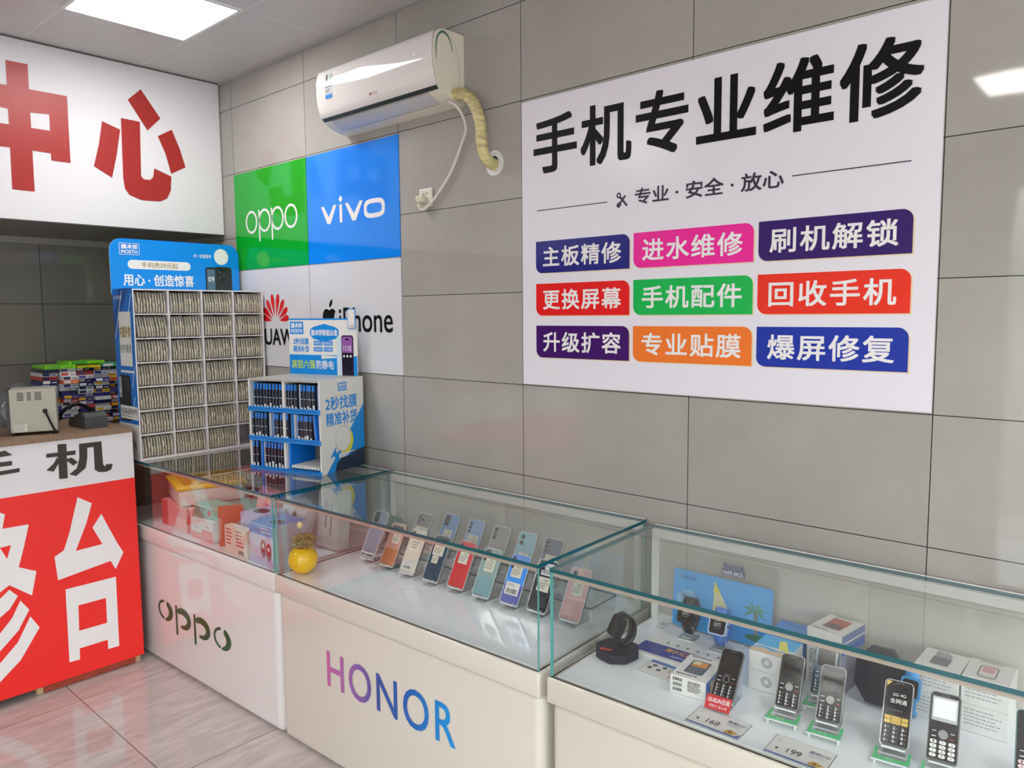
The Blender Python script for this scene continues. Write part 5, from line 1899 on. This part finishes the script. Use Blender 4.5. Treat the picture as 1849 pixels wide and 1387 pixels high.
def octa(rx, ry, cut=0.42):
    return [(-rx * cut, -ry), (rx * cut, -ry), (rx, -ry * cut), (rx, ry * cut), (rx * cut, ry), (-rx * cut, ry), (-rx, ry * cut), (-rx, -ry * cut)]


M = at(3.203, -0.232, DK, 0)
t = thing('watch_case', 'dark navy octagonal watch case standing upright behind the gold key phone', 'case', M)
q = MB()
T = frame((0.045, 0.05, 0.072), (1, 0, 0), (0, 0.3, 1))
q.prism(octa(0.052, 0.066), -0.03, 0.0, NAVY, T)
q.build('shell', t)
q = MB()
q.prism(octa(0.044, 0.057), 0.0, 0.003, mat('navy_dark', (20, 22, 38), 0.4, 0.25), T)
q.build('lid', t)
M = at(3.325, -0.212, DK, 0) @ Matrix.Scale(1.3, 4)
t = thing('blue_watch', 'small sky blue watch standing between the navy case and the white boxes', 'watch', M)
q = MB()
bl = mat('watch_sky', (58, 150, 214), 0.3)
T = frame((0, 0, 0.06), (1, 0, 0), (0, 0.35, 1))
q.prism(rr(-0.016, 0.016, -0.019, 0.019, 0.006), -0.008, 0.0, bl, T)
q.build('housing', t)
q = MB()
q.prism(rr(-0.0125, 0.0125, -0.015, 0.015, 0.004), 0.0, 0.001, BLACK, T)
q.build('screen', t)


def loop(q, rx, rz_, wd, th, m, cz, cy, n=28, taper=0.55):
    """watch strap: a closed loop in the depth/height plane, narrowing towards its foot"""
    vs = []
    for k in range(n):
        a = 2 * PI * k / n
        y, z = math.cos(a), math.sin(a)
        w_ = wd * (1 - (1 - taper) * max(0, -z))
        for s_ in (-1, 1):
            for e in (0, 1):
                vs.append((s_ * w_ / 2, cy + (rx - th * e) * y, cz + (rz_ - th * e) * z))
    fs = []
    for k in range(n):
        b, c = k * 4, ((k + 1) % n) * 4
        fs += [(b, b + 2, c + 2, c), (b + 1, c + 1, c + 3, b + 3), (b, c, c + 1, b + 1), (b + 2, b + 3, c + 3, c + 2)]
    q.add(vs, fs, m, True)


q = MB()
loop(q, 0.018, 0.046, 0.022, 0.003, bl, 0.0465, 0.022)
q.build('strap', t)


def watch(label, x, y, z, rz, strapm, bodym, facem, rx=0.024, lz=0.042):
    M = at(x, y, z, rz)
    t = thing('smart_watch', label, 'watch', M, 'childrens watches on display')
    q = MB()
    T = frame((0, -0.004, lz * 1.34), (1, 0, 0), (0, 0.42, 1))
    q.prism(rr(-0.02, 0.02, -0.022, 0.022, 0.007), -0.012, 0.0, bodym, T, smooth=False)
    q.build('housing', t)
    q = MB()
    q.prism(rr(-0.017, 0.017, -0.019, 0.019, 0.005), 0.0, 0.001, facem, T)
    q.ring(ell(0, 0.0, 0.0085, 0.0085), ell(0, 0, 0.0072, 0.0072), 0.0013, GREY, T)
    q.text('HAIER', -0.0055, 0.0055, 0.0008, 0.0032, 0.0013, WINK, 0, T)
    q.text('BROS.', -0.0055, 0.0055, -0.0032, -0.0008, 0.0013, WINK, 0, T)
    q.build('screen', t)
    q = MB()
    loop(q, rx, lz, 0.026, 0.003, strapm, lz + 0.001, rx - 0.004)
    q.build('strap', t)
    q = MB()
    q.cyl((0.02, 0.0, lz * 1.3), (0.0225, 0.0, lz * 1.3), 0.003, 0.003, SILV, 10)
    q.build('crown_button', t)
    return t


BLK = mat('watch_black', (20, 20, 22), 0.3)
BFACE = mat('watch_face', (12, 12, 14), 0.08)
WB = mat('watch_blue', (72, 132, 222), 0.3)
# promo board
P0 = pix(2, DK + 0.006, 1150, 1176)
M = at(2.648, -0.318, DK, 2)
t = thing('promo_board', 'flat white promotion board with a navy band lying under the two hanging watches', 'board', M)
q = MB()
q.box(0, 0.235, 0, 0.22, 0, 0.006, CARD)
q.build('card', t)
q = MB()
T = frame((0, 0, 0.0063), (1, 0, 0), (0, 1, 0))
q.rect(0, 0.235, 0.012, 0.078, 0, mat('band_navy', (34, 52, 146), 0.3), T)
q.text('海尔兄弟', 0.075, 0.152, 0.046, 0.07, 0.0003, mat('gold_bright', (226, 168, 66), 0.35), 0.02, T)
q.text('儿童手表', 0.157, 0.225, 0.046, 0.068, 0.0003, mat('gold_dim', (140, 112, 90), 0.35), 0.0, T)
q.text('品质传承', 0.105, 0.155, 0.022, 0.036, 0.0003, mat('band_pale', (176, 176, 236), 0.35), 0.02, T)
q.text('科技护航', 0.172, 0.222, 0.022, 0.036, 0.0003, mat('band_pale', (176, 176, 236), 0.35), 0.02, T)
for k in range(6):
    q.poly(ell(0.06 + k * 0.03, 0.1, 0.004, 0.004, 12), 0.0002, DARKP, T)
    q.lines(0.052 + k * 0.03, 0.07 + k * 0.03, 0.088, 0.092, 1, 0.0002, GREY, T)
q.build('print', t)
PB = DK + 0.0066


def watch_on_stand(label, slabel, px, py, strapm, bodym):
    P = pix(2, PB + 0.012, px, py)
    Ms = at(P.x, P.y, PB, 4)
    s_ = thing('watch_stand', slabel, 'stand', Ms, 'clear watch stands')
    q = MB()
    q.pane(-0.026, 0.026, -0.01, 0.045, 0, 0.003, 2, ACRYL, ACED)
    q.build('foot', s_)
    q = MB()
    q.pane(-0.012, 0.012, 0.0185, 0.0215, 0.0035, 0.03, 1, ACRYL, ACED)
    q.pane(-0.012, 0.012, 0.0, 0.0185, 0.0045, 0.0075, 2, ACRYL, ACED)
    q.build('post', s_)
    watch(label, P.x, P.y - 0.002, PB + 0.0085, 4, strapm, bodym, BFACE).scale = (1.28, 1.28, 1.28)


watch_on_stand('black smart watch with a round screen mark, left of the blue strapped one', 'clear stand under the black smart watch', 1240, 1148, BLK, BLK)
watch_on_stand('smart watch with a translucent blue strap right of the black one', 'clear stand under the blue strapped watch', 1297, 1170, WB, mat('watch_pale', (176, 200, 232), 0.3))

# black watch on its octagonal base
M = at(2.633, -0.368, DK, -10)
t = thing('watch_plinth', 'navy octagonal base with a red arrow under the black watch', 'stand', M)
q = MB()
q.prism(octa(0.056, 0.056, 0.45), 0.006, 0.026, NAVY)
q.prism(octa(0.05, 0.05, 0.45), 0.0, 0.006, NAVY)
q.build('block', t)
q = MB()
T = Matrix.Translation((-0.012, -0.036, 0.0262)) @ Matrix.Rotation(R(28), 4, 'Z')
q.poly([(0.02, 0.005), (-0.004, 0.005), (-0.004, 0.01), (-0.016, 0.0), (-0.004, -0.01), (-0.004, -0.005), (0.02, -0.005)], 0.0002, mat('arrow_red', (222, 44, 40), 0.3), T)
q.build('arrow', t, 'red arrow sticker')
q = MB()
M = at(2.626, -0.362, DK + 0.0266, -30)
t = thing('black_watch', 'black watch with its strap closed standing on the octagonal base', 'watch', M)
q = MB()
T = frame((0, -0.006, 0.056), (1, 0, 0), (0, 0.5, 1))
q.prism(rr(-0.026, 0.026, -0.028, 0.03, 0.011), -0.018, 0.0, BLK, T)
q.prism(rr(-0.022, 0.022, -0.024, 0.026, 0.009), 0.0, 0.0015, BFACE, T)
q.build('housing', t)
q = MB()
loop(q, 0.03, 0.043, 0.036, 0.007, BLK, 0.0435, 0.024, taper=0.8)
q.build('strap', t)
q = MB()
q.rbox(-0.016, 0.016, 0.047, 0.053, 0.03, 0.038, 0.002, DARKP, 2)
q.build('buckle', t)

# spec card and price cards
def flat_card(label, x, y, rz, wd, dp, fn, name='price_card'):
    M = at(x, y, DK, rz)
    t = thing(name, label, 'card', M)
    q = MB()
    q.pane(-0.003, wd + 0.003, -0.003, dp + 0.003, 0, 0.002, 2, ACRYL, ACED)
    q.build('sleeve', t)
    q = MB()
    q.box(0, wd, 0, dp, 0.0021, 0.0032, CARD)
    q.build('sheet', t)
    q = MB()
    fn(q, frame((0, 0, 0.0036), (1, 0, 0), (0, 1, 0)))
    q.build('print', t)
    return t


def spec_print(q, T):
    q.rect(0, 0.115, 0.062, 0.075, 0, mat('spec_blue', (66, 118, 190), 0.35), T)
    for a, b in ((0.022, 0.048), (0.05, 0.05), (0.016, 0.03), (0.042, 0.03)):
        q.poly(ell(a, b, 0.0065, 0.0065, 16), 0.0, mat('icon_grey', (70, 76, 88), 0.4), T)
    q.lines(0.065, 0.11, 0.03, 0.058, 4, 0, GREY, T)
    q.text('399', 0.078, 0.108, 0.008, 0.024, 0, mat('price_coral', (206, 108, 100), 0.4), 0.02, T)
    q.lines(0.055, 0.075, 0.01, 0.014, 1, 0, mat('price_coral', (206, 108, 100), 0.4), T)


P = pix(2, DK, 1152.6, 1211)
flat_card('small specification card with four round icons left of the phone picture box', P.x, P.y, 0, 0.115, 0.075, spec_print, 'specification_card')


def price_print(num):
    def fn(q, T):
        q.rect(0, 0.124, 0, 0.006, 0, mat('card_blue', (70, 104, 176), 0.35), T)
        q.poly([(0.124, 0), (0.124, 0.02), (0.11, 0)], 0.0001, mat('card_blue', (70, 104, 176), 0.35), T)
        q.text('¥', 0.014, 0.02, 0.022, 0.032, 0.0002, BLACK, 0.02, T)
        q.text(num, 0.038, 0.068, 0.02, 0.041, 0.0002, mat('digit_ink', (40, 40, 44), 0.4), 0.0, T)
        q.text('品牌', 0.008, 0.015, 0.064, 0.068, 0.0002, GREY, 0, T)
        q.text('型号', 0.008, 0.015, 0.055, 0.059, 0.0002, GREY, 0, T)
        q.text('黑歌CD', 0.078, 0.12, 0.05, 0.062, 0.0002, mat('card_slate', (110, 124, 156), 0.35), 0.015, T)
        q.lines(0.08, 0.118, 0.036, 0.046, 2, 0.0002, mat('card_pale', (180, 186, 196), 0.4), T)
        q.poly([(0.086, 0.012), (0.094, 0.024), (0.104, 0.024), (0.118, 0.018), (0.112, 0.012), (0.104, 0.006), (0.092, 0.006)], 0.0002, mat('horn_gold', (206, 166, 70), 0.35), T)
        q.poly(ell(0.1, 0.016, 0.004, 0.005, 14), 0.0003, mat('horn_dark', (130, 96, 30), 0.4), T)
    return fn


flat_card('white price card reading 168 below the red tag', 2.94, -0.545, 1, 0.124, 0.075, price_print('168'))
flat_card('white price card reading 199 nearest the front glass edge', 3.126, -0.545, 1.5, 0.124, 0.08, price_print('199'))

# standing beach picture in a clear holder
yb = -0.09
M = frame((2.615, yb, DK + 0.004), (math.cos(R(1.8)), math.sin(R(1.8)), 0), (0, 0.06, 1))
t = thing('picture_holder', 'clear upright holder with a sky blue beach picture and navy lettering', 'display holder', M)


def HU(px, py):
    Mi = M.inverted()
    a, b = Mi @ CAM, Mi @ pix(1, yb, px, py)
    d = b - a
    k = (0.004 - a.z) / d.z
    return (a + d * k).xy[:]


xa, ya = HU(1218, 1022)
xb, yb2 = HU(1397, 1068)
q = MB()
xe = HU(1406, 1100)[0]
ye = HU(1330, 1012)[1]
q.prism(rr(-0.02, xe, 0.0, ye, 0.025, 6, '0011'), 0, 0.003, ACRYL, None, ACED)
q.build('plate', t)
q = MB()
q.prism(rr(xa, xb, 0.004, (ya + yb2) / 2, 0.008), 0.0034, 0.0042, mat('beach_sky', (92, 178, 246), 0.3))
q.build('picture', t, 'blue beach picture card')
q = MB()
hh = 0.0046
yt = (ya + yb2) / 2
q.rect(xa + 0.002, xb - 0.002, 0.006, yt * 0.42, hh, mat('beach_sea', (40, 150, 220), 0.3))
q.text('HAIER BROS.', xa + 0.022, xa + 0.075, yt - 0.026, yt - 0.016, hh, mat('sky_ink', (70, 100, 170), 0.35), 0.01)
for a, b, c in ((0.03, 0.44, 0.02), (0.05, 0.5, 0.024), (0.075, 0.42, 0.014)):
    q.poly(ell(xa + a, yt * b + 0.012, c, c * 0.8), hh + 1e-4, mat('cloud_pale', (150, 206, 246), 0.35))
q.poly([(xa + 0.13, yt - 0.012), (xa + 0.148, yt - 0.045), (xa + 0.19, 0.06), (xa + 0.126, 0.055)], hh + 2e-4, mat('board_lemon', (226, 226, 150), 0.35))
q.poly([(xa + 0.13, yt - 0.012), (xa + 0.148, yt - 0.045), (xa + 0.127, yt - 0.045)], hh + 3e-4, mat('board_yellow', (236, 222, 90), 0.35))
q.text('HAIER', xa + 0.131, xa + 0.158, yt - 0.068, yt - 0.054, hh + 3e-4, CARD, 0.01)
q.text('BROS', xa + 0.134, xa + 0.166, yt - 0.086, yt - 0.072, hh + 3e-4, CARD, 0.01)
pg = mat('palm_green', (84, 156, 120), 0.35)
px_, py_ = xa + 0.25, yt * 0.6
for an in (-70, -30, 15, 60, 110, 160, 210):
    d = Vector((math.cos(R(an)), math.sin(R(an)) * 0.8))
    n_ = Vector((-d.y, d.x))
    p = [(px_, py_), tuple(Vector((px_, py_)) + d * 0.018 + n_ * 0.006), tuple(Vector((px_, py_)) + d * 0.036 + Vector((0, -0.006))), tuple(Vector((px_, py_)) + d * 0.018 - n_ * 0.004)]
    q.poly(p, hh + 3e-4 + an * 1e-7, pg)
q.poly([(px_ - 0.003, py_), (px_ + 0.003, py_), (px_ + 0.012, 0.03), (px_ + 0.004, 0.03)], hh + 2e-4, mat('palm_brown', (150, 130, 110), 0.35))
q.poly(ell(px_ + 0.01, 0.028, 0.035, 0.01), hh + 2.5e-4, mat('island_green', (40, 120, 90), 0.35))
q.build('picture_print', t)
q = MB()
ux0, uy0 = HU(1303, 1032)
ux1, uy1 = HU(1345, 1038)
q.rect(ux0, ux1, uy1 - 0.012, uy1 + 0.004, 0.0034, mat('mark_navy', (64, 84, 150), 0.35))
q.text('HAIER BROS.', ux0 + 0.003, ux1 - 0.003, uy1 - 0.01, uy1 + 0.001, 0.0037, WINK, 0.02)
q.text('海尔兄弟', ux0 + 0.003, ux1 - 0.003, uy1 + 0.006, uy1 + 0.022, 0.0034, mat('mark_navy', (64, 84, 150), 0.35), 0.02)
q.build('lettering', t)
q = MB()
for a in (0.0, xe - 0.05):
    q.pane(a, a + 0.02, 0.0, 0.003, 0.0032, 0.04, 1, ACRYL, ACED)
q.build('foot', t)
